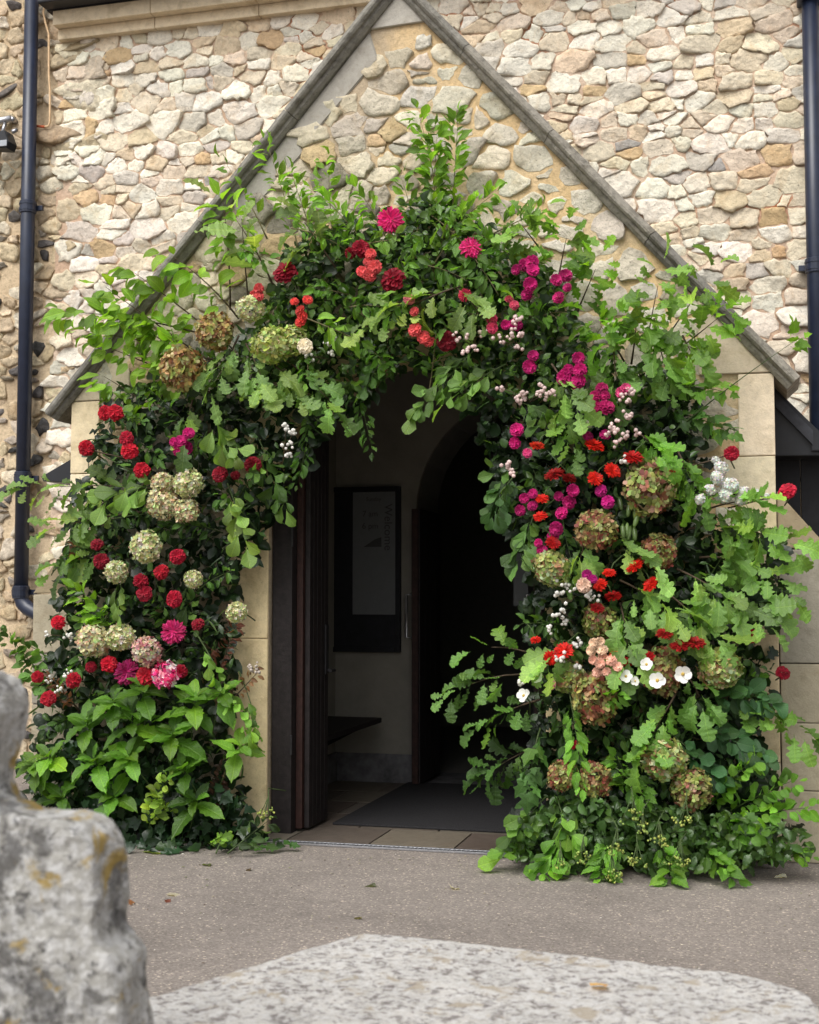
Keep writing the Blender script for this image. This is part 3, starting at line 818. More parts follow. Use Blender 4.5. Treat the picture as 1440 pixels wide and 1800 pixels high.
# ------------------------------------------------------------------ rainwater goods and small fittings on the church wall
def pipe_thing(x_top, y_top, x_bot, y_bot, rad, collars, label, shoe=None, hopper=False):
    Yp = YW - .11
    a, b_ = onY(x_top, y_top, Yp), onY(x_bot, y_bot, Yp)
    xm = (a.x + b_.x) / 2
    t = empty('downpipe', (xm, Yp, b_.z), label, 'downpipe'); off = Vector(t.location)
    mb = MB()
    pts = [(xm, Yp, a.z + .5), (xm, Yp, b_.z)]
    mb.tube(pts, rad, 20); o = mb.build('pipe', M['pipe'], t, True); o.location = -off
    for cy in collars:
        z = onY(x_top, cy, Yp).z
        mb = MB(); mb.tube([(xm, Yp, z + .05), (xm, Yp, z + .045), (xm, Yp, z - .045), (xm, Yp, z - .05)], [rad + .004, rad + .010, rad + .010, rad + .004], 20)
        mb.tube([(xm, Yp, z + .030), (xm, Yp, z + .018)], rad + .014, 20); mb.tube([(xm, Yp, z - .018), (xm, Yp, z - .030)], rad + .014, 20)
        o = mb.build('collar', M['pipe'], t, False); o.location = -off
        mb = MB(); mb.box(xm - rad - .05, xm + rad + .05, Yp + rad - .02, Yp + rad + .005, z - .02, z + .02, .003); mb.build('bracket', M['pipe'], o)
    if shoe:
        mb = MB(); z = b_.z
        mb.tube([(xm, Yp, z + .02), (xm, Yp, z - .04), (xm + .02, Yp, z - .09), (xm + .07, Yp - .01, z - .13), (xm + .16, Yp - .02, z - .17), (xm + .20, Yp - .02, z - .22), (xm + .20, Yp - .02, 0.02)], rad * 1.04, 20)
        o = mb.build('shoe', M['pipe'], t, True); o.location = -off
    if hopper:
        z = onY(x_top, 3, Yp).z
        mb = MB(); mb.box(xm - rad - .03, xm + rad + .03, Yp - rad - .03, Yp + rad + .03, z, z + .25, .01); o = mb.build('hopper', M['pipe'], t); o.location = -off
    return t
pipe_thing(55, 0, 38, 1040, .055, (364, 840, 1041), 'blue black downpipe with three collars on the flint wall', shoe=True)
pipe_thing(1427, 0, 1440, 1000, .055, (468,), 'black downpipe on the ragstone wall at the far right edge', hopper=True)
g = empty('eaves_gutter', (FX, YW - .2, 6.1), 'black eaves gutter above the moulded cornice at top left', 'gutter'); off = Vector(g.location)
zg = zb + .20
mb = MB(); mb.box(FX - .02, 6.0, YW - .30, YW - .16, zg + .005, zg + .28, .012); o = mb.build('trough', M['gutter'], g); o.location = -off
mb = MB(); mb.box(FX - .03, 6.0, YW - .315, YW - .301, zg + .10, zg + .29, .004); o = mb.build('lip', M['gutter'], g); o.location = -off
mb = MB(); mb.box(FX - .02, 6.0, YW - .158, YW - .002, zg + .003, zg + .26, .004); o = mb.build('fascia_board', M['black'], g); o.location = -off
# thin cable
cb = empty('cable', onY(82, 0, YW - .02), 'thin cream cable clipped down the flint wall beside the left downpipe', 'cable'); off = Vector(cb.location)
mb = MB(); mb.tube([onY(*q, YW - .045) for q in ((84, -30), (81, 0), (76, 22), (80, 40), (86, 60), (86, 130), (88, 160), (88, 215), (85, 222), (78, 223))], .009, 6); o = mb.build('wire', M['cable'], cb, True); o.location = -off
mb = MB(); mb.tube([onY(*q, YW - .045) for q in ((79, 223), (68, 222), (56, 221))], .010, 6); o = mb.build('sleeve', M['cable_red'], cb, True); o.location = -off
# floodlight left of the pipe
fl_ = empty('floodlight', onY(12, 250, YW - .1), 'small dark grey floodlight left of the left downpipe', 'floodlight'); off = Vector(fl_.location)
c0, c1 = onY(-28, 272, YW - .14), onY(24, 236, YW - .14)
mb = MB(); mb.prism([(c0.x, c0.z + .03), (c1.x, c0.z), (c1.x + .02, c0.z + .05), (c1.x - .015, c1.z), (c0.x, c1.z)], YW - .24, YW - .12, b=.006); o = mb.build('housing', M['gutter'], fl_); o.location = -off
mb = MB(); mb.box(c0.x, c1.x + .01, YW - .252, YW - .243, c0.z + .012, c0.z + .06, .003); o = mb.build('lens', M['glass_grey'], fl_); o.location = -off
q = onY(10, 214, YW - .06)
mb = MB(); mb.tube([(q.x - .16, q.y, q.z), (q.x + .05, q.y, q.z + .02)], .028, 10); mb.tube([(q.x + .05, q.y, q.z + .02), (q.x + .05, q.y + .07, q.z + .02)], .022, 8); mb.tube([(q.x, q.y, q.z), (q.x, q.y - .04, q.z - .10)], .014, 8)
o = mb.build('bracket', M['steel'], fl_, True); o.location = -off
mb = MB(); mb.tube([onY(22, 232, YW - .15), onY(30, 228, YW - .12)], .016, 8); o = mb.build('gland', M['steel'], fl_, True); o.location = -off

# ------------------------------------------------------------------ gravestones in front
def rough_stone(o, vox, specs):
    md = o.modifiers.new('r', 'REMESH'); md.mode = 'VOXEL'; md.voxel_size = vox
    sm = o.modifiers.new('s', 'SMOOTH'); sm.iterations = 4; sm.factor = 0.6
    for i, (sz, st_, ty) in enumerate(specs):
        tx = bpy.data.textures.new('relief', 'CLOUDS'); tx.noise_scale = sz; tx.noise_depth = 4
        d = o.modifiers.new('d', 'DISPLACE'); d.texture = tx; d.strength = st_; d.mid_level = .5; d.texture_coords = 'LOCAL'
    for p in o.data.polygons: p.use_smooth = True
YX = -5.15
half = [(-40,1172),(10,1178),(38,1192),(52,1215),(57,1250),(46,1290),(34,1330),(32,1365),(45,1392),(70,1410),(110,1420),(160,1426),(195,1436),(218,1458),(226,1500),(230,1560),(225,1600),(228,1625),(250,1648),(263,1668),(264,1690),(266,1740),(275,1800)]
pr = [onY(*q, YX) for q in half]; cxm = pr[0].x
right_ = [(p.x, p.z) for p in pr] + [(pr[-1].x + .01, .35), (pr[-1].x + .02, 0.0)]
outline = right_ + [(2 * cxm - x, z) for x, z in right_[::-1][:-1]]
mb = MB(); mb.prism(outline[::-1], YX - .11, YX)
o = mb.build('gravestone', M['cross'], None)
tag(o, 'upright grey gravestone with lichen spots and a stepped shoulder', 'gravestone')
rough_stone(o, .008, ((.06, .016, 0), (.012, .006, 0)))
ZS = .558
a = [onZ(*q, ZS) for q in ((275, 1745), (600, 1646), (640, 1638), (690, 1640), (1200, 1697), (1290, 1706), (1340, 1716), (1420, 1742), (1445, 1770))]
poly2 = [(p.x, p.y) for p in a] + [(a[-1].x + .02, -4.6), (a[-1].x - .03, -4.86), (a[0].x - .09, -4.86), (a[0].x - .10, -4.72)]
bm = bmesh.new()
tv = [bm.verts.new((x, y, ZS)) for x, y in poly2]; bv = [bm.verts.new((x, y, ZS - .11)) for x, y in poly2]
bm.faces.new(tv); bm.faces.new(bv[::-1])
for i in range(len(tv)): bm.faces.new((tv[i], bv[i], bv[(i + 1) % len(tv)], tv[(i + 1) % len(tv)]))
bmesh.ops.recalc_face_normals(bm, faces=bm.faces[:])
me = bpy.data.meshes.new('tomb'); bm.to_mesh(me); bm.free(); me.materials.append(M['slab'])
tomb = empty('chest_tomb', (1.35, -4.4, 0), 'low chest tomb with pale speckled stone top nearest the camera', 'tomb'); off = Vector(tomb.location)
o = link('top_slab', me, tomb); o.location = -off
rough_stone(o, .012, ((.09, .008, 0), (.02, .004, 0)))
mb = MB(); mb.box(.78, 1.85, -4.80, -4.10, 0, ZS - .11, .02); o = mb.build('base', M['slab'], tomb); o.location = -off
# ------------------------------------------------------------------ leaves
def leaf_mesh(name, prof, fold=0.25, curl=0.25, twist=0.0, wav=0.04, seed=0, petiole=0.12, slim=False):
    """leaf of length 1 along +X, normal +Z; prof = [(t, half width)]"""
    r = random.Random(seed); V = []; F = []; LPV = []
    n = len(prof)
    def wat(t):
        for (a, wa), (b, wb) in zip(prof[:-1], prof[1:]):
            if a <= t <= b: return wa + (wb - wa) * (t - a) / (b - a)
        return prof[-1][1]
    def bend(t, y):
        a = curl * t
        x = (math.sin(a) / curl if abs(curl) > 1e-4 else t); z = -((1 - math.cos(a)) / curl if abs(curl) > 1e-4 else 0)
        h = abs(y) * fold
        tw = twist * t
        yy, hh = y * math.cos(tw) - h * math.sin(tw), y * math.sin(tw) + h * math.cos(tw)
        return x - hh * -math.sin(a) * 1.0, yy, z + hh * math.cos(a)
    for t, wd in prof:
        wl = wd * (1 + r.uniform(-.12, .12)); wr = (wat(min(t + .055 * (t < .93), 1)) if slim else wd) * (1 + r.uniform(-.12, .12))
        jz = lambda: r.uniform(-wav, wav)
        for y, k in (((0, 0), (wl, 1), (-wr, 1)) if slim else ((0, 0), (wl * .55, .3), (wl, 1), (-wr * .55, .3), (-wr, 1))):
            LPV.append((t, y, 1.0)); x, yy, z = bend(t, y); V.append((x + (r.uniform(-.015, .015) if k else 0), yy, z + jz() * k))
    for i in range(n - 1):
        if slim:
            a, b = i * 3, i * 3 + 3; F += [(a, b, b + 1, a + 1), (b, a, a + 2, b + 2)]; continue
        a, b = i * 5, i * 5 + 5
        F += [(a, b, b + 1, a + 1), (a + 1, b + 1, b + 2, a + 2), (b, a, a + 3, b + 3), (b + 3, a + 3, a + 4, b + 4)]
    o = len(V)      # petiole: a thin strip
    V += [(0.0, .012, 0), (0.0, -.012, 0), (-petiole, .012, .01), (-petiole, -.012, .01)]; LPV += [(0, .2, 0)] * 4
    F.append((o, o + 2, o + 3, o + 1))
    me = bpy.data.meshes.new(name); me.from_pydata(V, [], F)
    me.attributes.new('lp', 'FLOAT_VECTOR', 'POINT').data.foreach_set('vector', np.array(LPV, dtype=np.float32).ravel())
    me.polygons.foreach_set('use_smooth', [True] * len(me.polygons)); me.materials.append(M['leaf']); me.update()
    return me
OV = [(0, .02), (.1, .15), (.28, .27), (.48, .30), (.68, .24), (.86, .12), (1, .01)]
NAR = [(0, .02), (.12, .12), (.32, .23), (.52, .24), (.74, .16), (.9, .07), (1, .005)]
RND = [(0, .03), (.1, .2), (.28, .34), (.5, .39), (.72, .33), (.88, .19), (1, .03)]
OBO = [(0, .02), (.15, .10), (.35, .22), (.58, .35), (.78, .34), (.92, .2), (1, .03)]
OAK = [(0, .03), (.09, .05), (.15, .14), (.20, .17), (.25, .15), (.30, .11), (.35, .14), (.40, .25), (.45, .28), (.50, .25), (.54, .17), (.59, .21), (.64, .33), (.70, .36), (.75, .31), (.79, .22), (.84, .24), (.89, .25), (.94, .20), (.98, .12), (1, .04)]
IVY = [(0, .16), (.04, .34), (.14, .42), (.28, .27), (.42, .36), (.52, .40), (.62, .22), (.8, .12), (1, .01)]
SER = [(0, .02), (.10, .19), (.16, .17), (.26, .29), (.32, .25), (.44, .32), (.5, .26), (.62, .26), (.68, .19), (.8, .16), (.86, .09), (1, .005)]
HYD = [(0, .02), (.06, .09), (.16, .18), (.20, .175), (.30, .24), (.34, .23), (.46, .26), (.5, .245), (.62, .225), (.74, .165), (.84, .095), (.92, .045), (1, .004)]
NEE = [(0, .02), (.3, .06), (.7, .05), (1, .004)]
LK = {}
for k, prof, folds in (('oak', OAK, ((.25, .5), (.12, .2), (.4, .8), (.05, -.25), (.55, 1.3))), ('beech', OV, ((.35, .7), (.2, .3), (.5, .9), (.6, 1.2), (.15, -.3))),
                       ('dog', NAR, ((.35, .5), (.2, .2), (.5, .9), (.6, 1.5), (.3, -.3))), ('ovate', OBO, ((.2, .4), (.3, .8), (.1, .1), (.5, 1.3), (.35, -.3))), ('hyd', HYD, ((.25, .6), (.35, .9), (.15, .35))),
                       ('ivy', IVY, ((.15, .3), (.25, .5), (.05, .15))), ('rnd', RND, ((.2, .3), (.3, .6), (.1, .1), (.5, 1.1))), ('rasp', SER, ((.3, .5), (.2, .8), (.4, .3))),
                       ('needle', NEE, ((.2, .3), (.1, .6)))):
    LK[k] = [leaf_mesh('leaf_' + k, prof, f, c, R.uniform(-.4, .4), .05, i * 7 + len(k), slim=k in ('oak', 'needle')) for i, (f, c) in enumerate(folds)]
def frame(d, nrm, s):
    d = d.normalized(); z = nrm - d * nrm.dot(d)
    z = z.normalized() if z.length > 1e-4 else d.orthogonal().normalized()
    y = z.cross(d)
    return Matrix(((d.x * s, y.x * s, z.x * s), (d.y * s, y.y * s, z.y * s), (d.z * s, y.z * s, z.z * s)))
KIND = {  # leaf kind, leaf length (m), spread, leaf droop, twig material, colour
    'oak':    ('oak', .134, .8, .50, 'twig', (.098, .165, .055)),
    'oakd':   ('oak', .112, .9, .40, 'twig', (.060, .120, .036)),
    'beech':  ('beech', .112, .8, .85, 'twig', (.125, .215, .034)),
    'dog':    ('dog', .082, .8, .15, 'twig_pale', (.110, .200, .036)),
    'ovate':  ('ovate', .098, .8, .55, 'stem', (.110, .175, .060)),
    'hyd':    ('hyd', .195, .9, .30, 'stem', (.060, .128, .022)),
    'ivy':    ('ivy', .066, .8, .45, 'stem', (.030, .070, .024)),
    'dark':   ('rnd', .068, .8, .35, 'stem', (.036, .082, .036)),
    'rasp':   ('rasp', .085, .8, .35, 'stem', (.085, .180, .032)),
    'small':  ('rnd', .046, .8, .20, 'stem', (.105, .180, .040)),
    'smoke':  ('dog', .050, .9, .20, 'twig', (.085, .030, .034)),
    'fern':   ('needle', .075, .8, .2, 'stem', (.050, .100, .040)),
    'mid':    ('dog', .068, .8, .35, 'stem', (.055, .115, .032)),
}
def branch(name, kind, b, t, Yb, Yt, n, label, group=None, size=1.0, col=None, sag=0.0, start=0.18, rosette=False):
    lk, L, spread, droop, tw, c0 = KIND[kind]
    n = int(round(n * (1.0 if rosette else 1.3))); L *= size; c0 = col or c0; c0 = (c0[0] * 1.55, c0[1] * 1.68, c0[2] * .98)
    p0, p1 = at(b[0], b[1], Yb), at(t[0], t[1], Yt)
    root = empty(name, p0, label, 'branch' if 'branch' in name else ('shoot' if 'shoot' in name else 'sprig'), group)
    mid = (p0 + p1) / 2 + Vector((R.uniform(-.03, .03), R.uniform(-.04, .02), -sag + R.uniform(.0, .05)))
    def P(s): return p0 * (1 - s) ** 2 + mid * 2 * s * (1 - s) + p1 * s * s
    ln = (p1 - p0).length
    mb = MB(); st = 6
    SE = .80 if lk == 'oak' else .97
    mb.tube([P(SE * i / st) - p0 for i in range(st + 1)], [0.0050 * (1 - .78 * i / st) * (1.3 if tw == 'twig' else 1) for i in range(st + 1)], 5)
    mb.build('stem', M[tw], root, True)
    tint = 1 + R.uniform(-.14, .14)
    for i in range(n):
        s = start + (1 - start) * (i + R.uniform(.1, .9)) / n if not rosette else 1 - .22 * (i / n) ** 1.2
        if i == n - 1 and not rosette: s = 1.0
        p = P(min(s, 1.0)); d = (P(min(s + .03, 1.03)) - P(s - .03)).normalized()
        side = d.cross(Vector((0, -1, 0)))
        if side.length < .1: side = Vector((1, 0, 0))
        side.normalize(); outv = Vector((0, -1, 0))
        if rosette:
            an = i * 2.4 + R.uniform(-.3, .3); el = .30 + .95 * (i / n)
            ax = (d + Vector((R.uniform(-.4, .4), -.75, .55))).normalized(); a = ax.orthogonal().normalized(); bb = ax.cross(a)
            dirv = ax * math.cos(el + .35) + (a * math.cos(an) + bb * math.sin(an)) * math.sin(el + .35)
            dirv.z -= .05 * R.random(); nrm = (ax * 1.0 + Vector((R.uniform(-.4, .4), -.2, .7)))
            sc = L * (.5 + .6 * (i / n)) * R.uniform(.75, 1.2)
            off = dirv * .01
        else:
            sg = 1 if i % 2 else -1
            dirv = d * R.uniform(.35, .9) + side * sg * spread * R.uniform(.5, 1.1) + outv * R.uniform(-.1, .7) + Vector((0, 0, -droop * R.uniform(.4, 1.5)))
            if i == n - 1: dirv = d + Vector((0, -.2, -droop * .7))
            nrm = Vector((R.uniform(-.9, .9), -R.uniform(.05, 1.0), R.uniform(.05, 1.15)))
            sc = L * R.uniform(.45, 1.2)
            off = dirv.normalized() * L * R.uniform(.08, .5) + Vector((0, -R.uniform(0, .06), 0))
        lo = bpy.data.objects.new('leaf', R.choice(LK[lk])); COL.objects.link(lo); lo.parent = root
        pos = p - p0 + off
        if (pos + p0).z < .012: pos.z = .012 - p0.z + R.uniform(0, .02)
        if (p0 + pos).z < .10: dirv.z = max(dirv.z, -.1)
        lo.matrix_local = Matrix.Translation(pos) @ frame(dirv, nrm, sc).to_4x4()
        v = tint * R.uniform(.68, 1.28)
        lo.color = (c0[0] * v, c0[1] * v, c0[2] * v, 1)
    return root

BR = [  # name, kind, base px, tip px, Y base, Y tip, leaves, label, extra
 ('beech_branch','beech',(400,600),(105,548),-.20,-.30,36,'beech branch with limp light green leaves reaching furthest left over the left coping',dict(sag=-.06)),
 ('beech_branch','beech',(420,560),(300,448),-.15,-.25,18,'beech branch with hanging leaf tips crossing the left coping beside the grey stones',{}),
 ('beech_branch','beech',(390,650),(180,500),-.22,-.30,28,'beech branch rising to drooping pale leaves against the flint and ragstone',{}),
 ('beech_branch','beech',(370,690),(175,605),-.20,-.28,22,'beech branch below the longest one, in front of the left kneeler',{}),
 ('beech_branch','beech',(400,640),(140,580),-.22,-.32,24,'beech branch just under the longest one, crossing the left coping',dict(sag=-.03)),
 ('beech_branch','beech',(380,590),(230,475),-.18,-.28,20,'beech branch whose tip stands highest against the ragstone at left',{}),
 ('beech_branch','beech',(350,640),(215,560),-.26,-.34,18,'beech branch nearest the brown and green mophead at upper left',{}),
 ('beech_branch','beech',(300,740),(180,660),-.15,-.25,14,'short beech branch just above the pair of crimson dahlias by the left quoin',{}),
 ('beech_branch','beech',(405,545),(392,350),-.06,-.15,16,'upright beech branch with a bare dark stem beside the cream hydrangea',dict(start=.45)),
 ('beech_branch','beech',(440,560),(425,380),-.10,-.2,14,'upright beech branch between the dark bare stem and the top oak leaves',dict(start=.35)),
 ('oak_branch','oak',(480,500),(395,358),-.25,-.35,7,'oak branch with broad silvery pale leaves at the upper left of the arch',dict(size=1.25,col=(.16,.22,.11))),
 ('oak_branch','oak',(590,470),(525,375),-.28,-.38,8,'oak branch with one very large silvery leaf above the crimson dahlia',dict(size=1.3,col=(.15,.21,.10))),
 ('dogwood_branch','dog',(790,470),(735,195),-.08,-.16,56,'tallest leafy green sprig of the arch, climbing the gable stones',{}),
 ('dogwood_branch','dog',(790,450),(806,200),-.08,-.16,52,'second tall leafy sprig beside the tallest, nearer the ochre mortar',{}),
 ('dogwood_branch','dog',(765,440),(768,235),-.10,-.2,50,'leafy sprig filling between the two tallest sprigs on the gable',{}),
 ('dogwood_branch','dog',(780,420),(870,340),-.12,-.2,28,'leafy sprig leaning right below the tallest sprigs',{}),
 ('dogwood_branch','dog',(850,420),(965,365),-.12,-.2,18,'leafy sprig with small leaves over the gable rubble right of the apex sprigs',{}),
 ('dogwood_branch','dog',(740,460),(705,310),-.12,-.2,22,'leafy sprig directly above the magenta aster',{}),
 ('dogwood_branch','dog',(690,450),(625,330),-.14,-.22,22,'leafy sprig left of the magenta aster against the grey rubble',{}),
 ('dogwood_branch','dog',(590,450),(578,285),-.14,-.22,24,'leafy sprig standing above the arch midway along its left shoulder',{}),
 ('dogwood_branch','dog',(530,460),(468,250),-.14,-.22,26,'leafy sprig with tip over the left coping near its middle',{}),
 ('dogwood_branch','dog',(560,450),(510,300),-.16,-.24,24,'leafy sprig between the left coping sprig and the shoulder sprig',{}),
 ('dogwood_branch','dog',(470,420),(398,288),-.10,-.16,12,'thin leafy sprig standing alone above the left coping',{}),
 ('dogwood_branch','dog',(650,440),(560,340),-.2,-.28,22,'leafy sprig above the crimson dahlia at the upper left of the arch',{}),
 ('dogwood_branch','dog',(760,470),(820,380),-.22,-.3,22,'leafy sprig right of the magenta aster above the flat pink bloom',{}),
 ('dogwood_branch','dog',(680,500),(760,440),-.3,-.4,18,'leafy sprig hanging just right of the deep crimson ball dahlia',dict(col=(.10,.19,.045))),
 ('dogwood_branch','dog',(640,430),(705,420),-.3,-.38,12,'leafy sprig under the magenta aster',dict(col=(.12,.20,.06))),
 ('oak_branch','oak',(820,500),(650,575),-.34,-.46,13,'pale oak branch sweeping left along the underside of the arch crown',dict(col=(.14,.20,.085))),
 ('oak_branch','oak',(800,505),(850,570),-.34,-.46,8,'pale oak branch drooping beside the coral buds at the arch crown',dict(col=(.14,.20,.085))),
 ('dogwood_branch','dog',(540,560),(635,600),-.34,-.42,16,'leafy sprig right of the coral spray roses on the left shoulder',dict(size=1.15)),
 ('oak_branch','oak',(420,590),(370,690),-.3,-.42,11,'pale oak branch right of the brown mophead hydrangea',dict(col=(.12,.19,.085))),
 ('oak_branch','oak',(430,600),(470,690),-.3,-.42,12,'pale oak branch hanging below the lime green hydrangea',dict(col=(.12,.19,.085))),
 ('oak_branch','oak',(500,630),(605,735),-.3,-.42,11,'oak branch hanging into the top left of the doorway',dict(col=(.10,.18,.07))),
 ('oak_branch','oak',(480,640),(530,700),-.32,-.44,8,'oak branch with pale lobed leaves under the white snowberries',dict(col=(.13,.20,.09))),
 ('oak_branch','oak',(340,700),(330,770),-.3,-.4,7,'small oak branch above the magenta spray roses on the left pillar',dict(col=(.10,.17,.07))),
 ('hornbeam_branch','ovate',(370,730),(420,800),-.34,-.46,10,'hornbeam branch of pale spoon leaves right of the magenta spray roses',dict(size=1.2)),
 ('hornbeam_branch','ovate',(310,850),(180,880),-.34,-.46,14,'hornbeam branch of pale spoon leaves left of the cream hydrangeas',dict(size=1.15)),
 ('hornbeam_branch','ovate',(400,850),(435,955),-.34,-.46,12,'hornbeam branch of spoon leaves beside the left edge of the doorway',dict(size=1.15)),
 ('hornbeam_branch','ovate',(450,760),(505,890),-.2,-.3,16,'hornbeam branch hanging dark along the left edge of the doorway',dict(col=(.07,.13,.045))),
 ('hornbeam_branch','ovate',(210,1010),(215,1080),-.34,-.44,6,'short hornbeam sprig under the tall greenish hydrangea',dict(size=1.0)),
 ('oak_branch','oak',(280,860),(30,862),-.25,-.36,16,'oak branch crossing the left downpipe',dict(col=(.115,.18,.075))),
 ('oak_branch','oak',(250,900),(95,930),-.25,-.36,13,'oak branch below the one that crosses the left downpipe',dict(col=(.115,.18,.075))),
 ('oak_branch','oak',(200,960),(110,1000),-.25,-.33,10,'oak branch above the left buttress',dict(col=(.095,.16,.06))),
 ('ivy_sprig','ivy',(220,960),(120,985),-.2,-.3,16,'ivy sprig at the left edge of the pillar above the buttress top',dict(col=(.05,.10,.03))),
 ('leafy_sprig','rasp',(200,1120),(140,1035),-.3,-.4,14,'lime green sprig at the left edge of the pillar above the cream hydrangeas',dict(col=(.13,.24,.03))),
 ('leafy_sprig','rasp',(210,1110),(180,1060),-.3,-.4,10,'lime green sprig right beside the tall greenish hydrangea',dict(col=(.13,.24,.03))),
 ('euonymus_branch','dark',(110,1230),(0,1100),-.15,-.3,26,'round leaved green branch spreading left behind the gravestone top',dict(col=(.07,.13,.045))),
 ('euonymus_branch','dark',(110,1180),(40,1130),-.15,-.3,18,'round leaved green branch just above the gravestone top',dict(col=(.07,.13,.045))),
 ('euonymus_branch','dark',(120,1240),(60,1180),-.2,-.3,18,'round leaved branch beside the lone red dahlias behind the gravestone',dict(col=(.06,.12,.04))),
 ('raspberry_sprig','ovate',(345,1112),(440,1290),-.36,-.46,20,'trailing sprig of curled light green leaves beside the door jamb',dict(size=.7,col=(.12,.22,.05))),
 ('raspberry_sprig','ovate',(420,1180),(458,1300),-.25,-.35,12,'thin trailing sprig in front of the pale left jamb',dict(size=.65,col=(.09,.17,.04),start=.5)),
 ('hydrangea_shoot','hyd',(250,1420),(232,1250),-.30,-.48,11,'hydrangea shoot left of centre in the lower left clump',dict(rosette=True)),
 ('hydrangea_shoot','hyd',(300,1400),(305,1285),-.34,-.50,12,'hydrangea shoot with large glossy leaves in the middle of the lower left clump',dict(rosette=True)),
 ('hydrangea_shoot','hyd',(330,1380),(345,1225),-.30,-.48,11,'hydrangea shoot with large upright leaves nearest the trailing sprig',dict(rosette=True)),
 ('hydrangea_shoot','hyd',(260,1330),(250,1205),-.28,-.46,9,'hydrangea shoot directly under the crimson and pink flowers',dict(rosette=True)),
 ('hydrangea_shoot','hyd',(380,1400),(425,1310),-.30,-.46,9,'hydrangea shoot with large leaves against the left door jamb',dict(rosette=True,col=(.095,.19,.035))),
 ('hydrangea_shoot','hyd',(140,1400),(85,1330),-.30,-.46,9,'hydrangea shoot with large leaves behind the neck of the gravestone',dict(rosette=True,col=(.10,.20,.03))),
 ('hydrangea_shoot','hyd',(280,1400),(225,1330),-.36,-.52,10,'lower hydrangea shoot with pointed leaves over the ivy',dict(rosette=True)),
 ('hydrangea_shoot','hyd',(360,1420),(320,1350),-.36,-.50,9,'lowest hydrangea shoot above the variegated sprig',dict(rosette=True)),
 ('hydrangea_shoot','hyd',(180,1380),(150,1265),-.28,-.44,9,'hydrangea shoot above the gravestone neck, below the lowest red dahlia',dict(rosette=True)),
 ('hydrangea_shoot','hyd',(120,1420),(60,1340),-.28,-.42,9,'hydrangea shoot furthest left, at the gravestone edge',dict(rosette=True,col=(.075,.14,.022))),
 ('hydrangea_shoot','hyd',(200,1420),(165,1335),-.32,-.46,9,'hydrangea shoot over the ivy between its neighbours low on the left',dict(rosette=True)),
 ('hydrangea_shoot','hyd',(370,1300),(390,1215),-.26,-.42,8,'hydrangea shoot reaching up beside the burgundy sprig',dict(rosette=True)),
 ('hydrangea_shoot','hyd',(210,1300),(200,1230),-.28,-.44,8,'hydrangea shoot under the dark magenta aster',dict(rosette=True)),
 ('hydrangea_shoot','hyd',(220,1460),(200,1400),-.34,-.48,9,'hydrangea shoot low over the ivy, behind the gravestone shoulder',dict(rosette=True,col=(.05,.11,.02))),
 ('hydrangea_shoot','hyd',(330,1470),(345,1405),-.34,-.48,9,'hydrangea shoot low beside the dark burgundy sprig',dict(rosette=True,col=(.05,.11,.02))),
 ('hydrangea_shoot','hyd',(130,1450),(110,1400),-.34,-.46,8,'hydrangea shoot low on the left above the headstone shoulder',dict(rosette=True,col=(.055,.115,.02))),
 ('variegated_sprig','small',(260,1470),(300,1365),-.38,-.48,26,'yellow green sprig of small round leaves low in the left clump',dict(col=(.17,.24,.06),size=1.1)),
 ('variegated_sprig','small',(320,1450),(280,1400),-.38,-.48,18,'second yellow green sprig of small leaves beside the first',dict(col=(.16,.23,.06),size=1.1)),
 ('variegated_sprig','small',(380,1500),(400,1465),-.38,-.46,18,'small green sprig lying on the tarmac by the left jamb',dict(size=1.1)),
 ('smoke_bush_sprig','smoke',(380,1200),(420,1080),-.2,-.3,30,'burgundy leaved sprig beside the small cream hydrangea',{}),
 ('smoke_bush_sprig','smoke',(380,1260),(455,1180),-.2,-.3,24,'burgundy sprig with pale seed specks in front of the jamb',dict(col=(.12,.06,.05))),
 ('smoke_bush_sprig','smoke',(150,1060),(140,960),-.2,-.3,30,'burgundy leaved sprig at the far left of the pillar',dict(col=(.11,.045,.05))),
 ('smoke_bush_sprig','smoke',(140,1250),(90,1190),-.25,-.35,26,'burgundy sprig among the red dahlias behind the gravestone',dict(col=(.12,.05,.05))),
 ('smoke_bush_sprig','smoke',(370,1460),(400,1340),-.25,-.35,34,'dark burgundy sprig low beside the left jamb',dict(col=(.05,.022,.024))),
 ('pieris_sprig','mid',(400,1500),(475,1440),-.35,-.42,18,'dark sprig with drooping narrow leaves at the foot of the left jamb',dict(col=(.03,.055,.02))),
 ('ivy_trail','ivy',(420,1490),(505,1482),-.35,-.38,8,'ivy trail lying across the threshold at the foot of the door post',{}),
 # inside edge of the arch
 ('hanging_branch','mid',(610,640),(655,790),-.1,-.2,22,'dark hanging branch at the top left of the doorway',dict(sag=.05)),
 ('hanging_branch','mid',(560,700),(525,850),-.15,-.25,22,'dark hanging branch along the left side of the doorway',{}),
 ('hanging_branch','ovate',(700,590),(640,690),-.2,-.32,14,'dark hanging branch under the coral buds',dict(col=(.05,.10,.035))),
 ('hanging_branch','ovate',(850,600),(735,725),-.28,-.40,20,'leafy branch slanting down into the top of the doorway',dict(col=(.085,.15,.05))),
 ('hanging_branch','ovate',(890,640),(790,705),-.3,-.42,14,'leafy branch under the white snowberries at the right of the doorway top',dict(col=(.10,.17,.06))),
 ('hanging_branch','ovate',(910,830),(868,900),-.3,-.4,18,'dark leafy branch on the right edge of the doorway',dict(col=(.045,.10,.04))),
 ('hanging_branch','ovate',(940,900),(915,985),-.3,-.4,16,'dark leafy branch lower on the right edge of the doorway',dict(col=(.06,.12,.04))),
 # right shoulder and pillar
 ('oak_branch','oak',(960,450),(910,385),-.2,-.3,12,'pale oak branch on top of the arch right of the flat pink bloom',dict(col=(.13,.21,.08))),
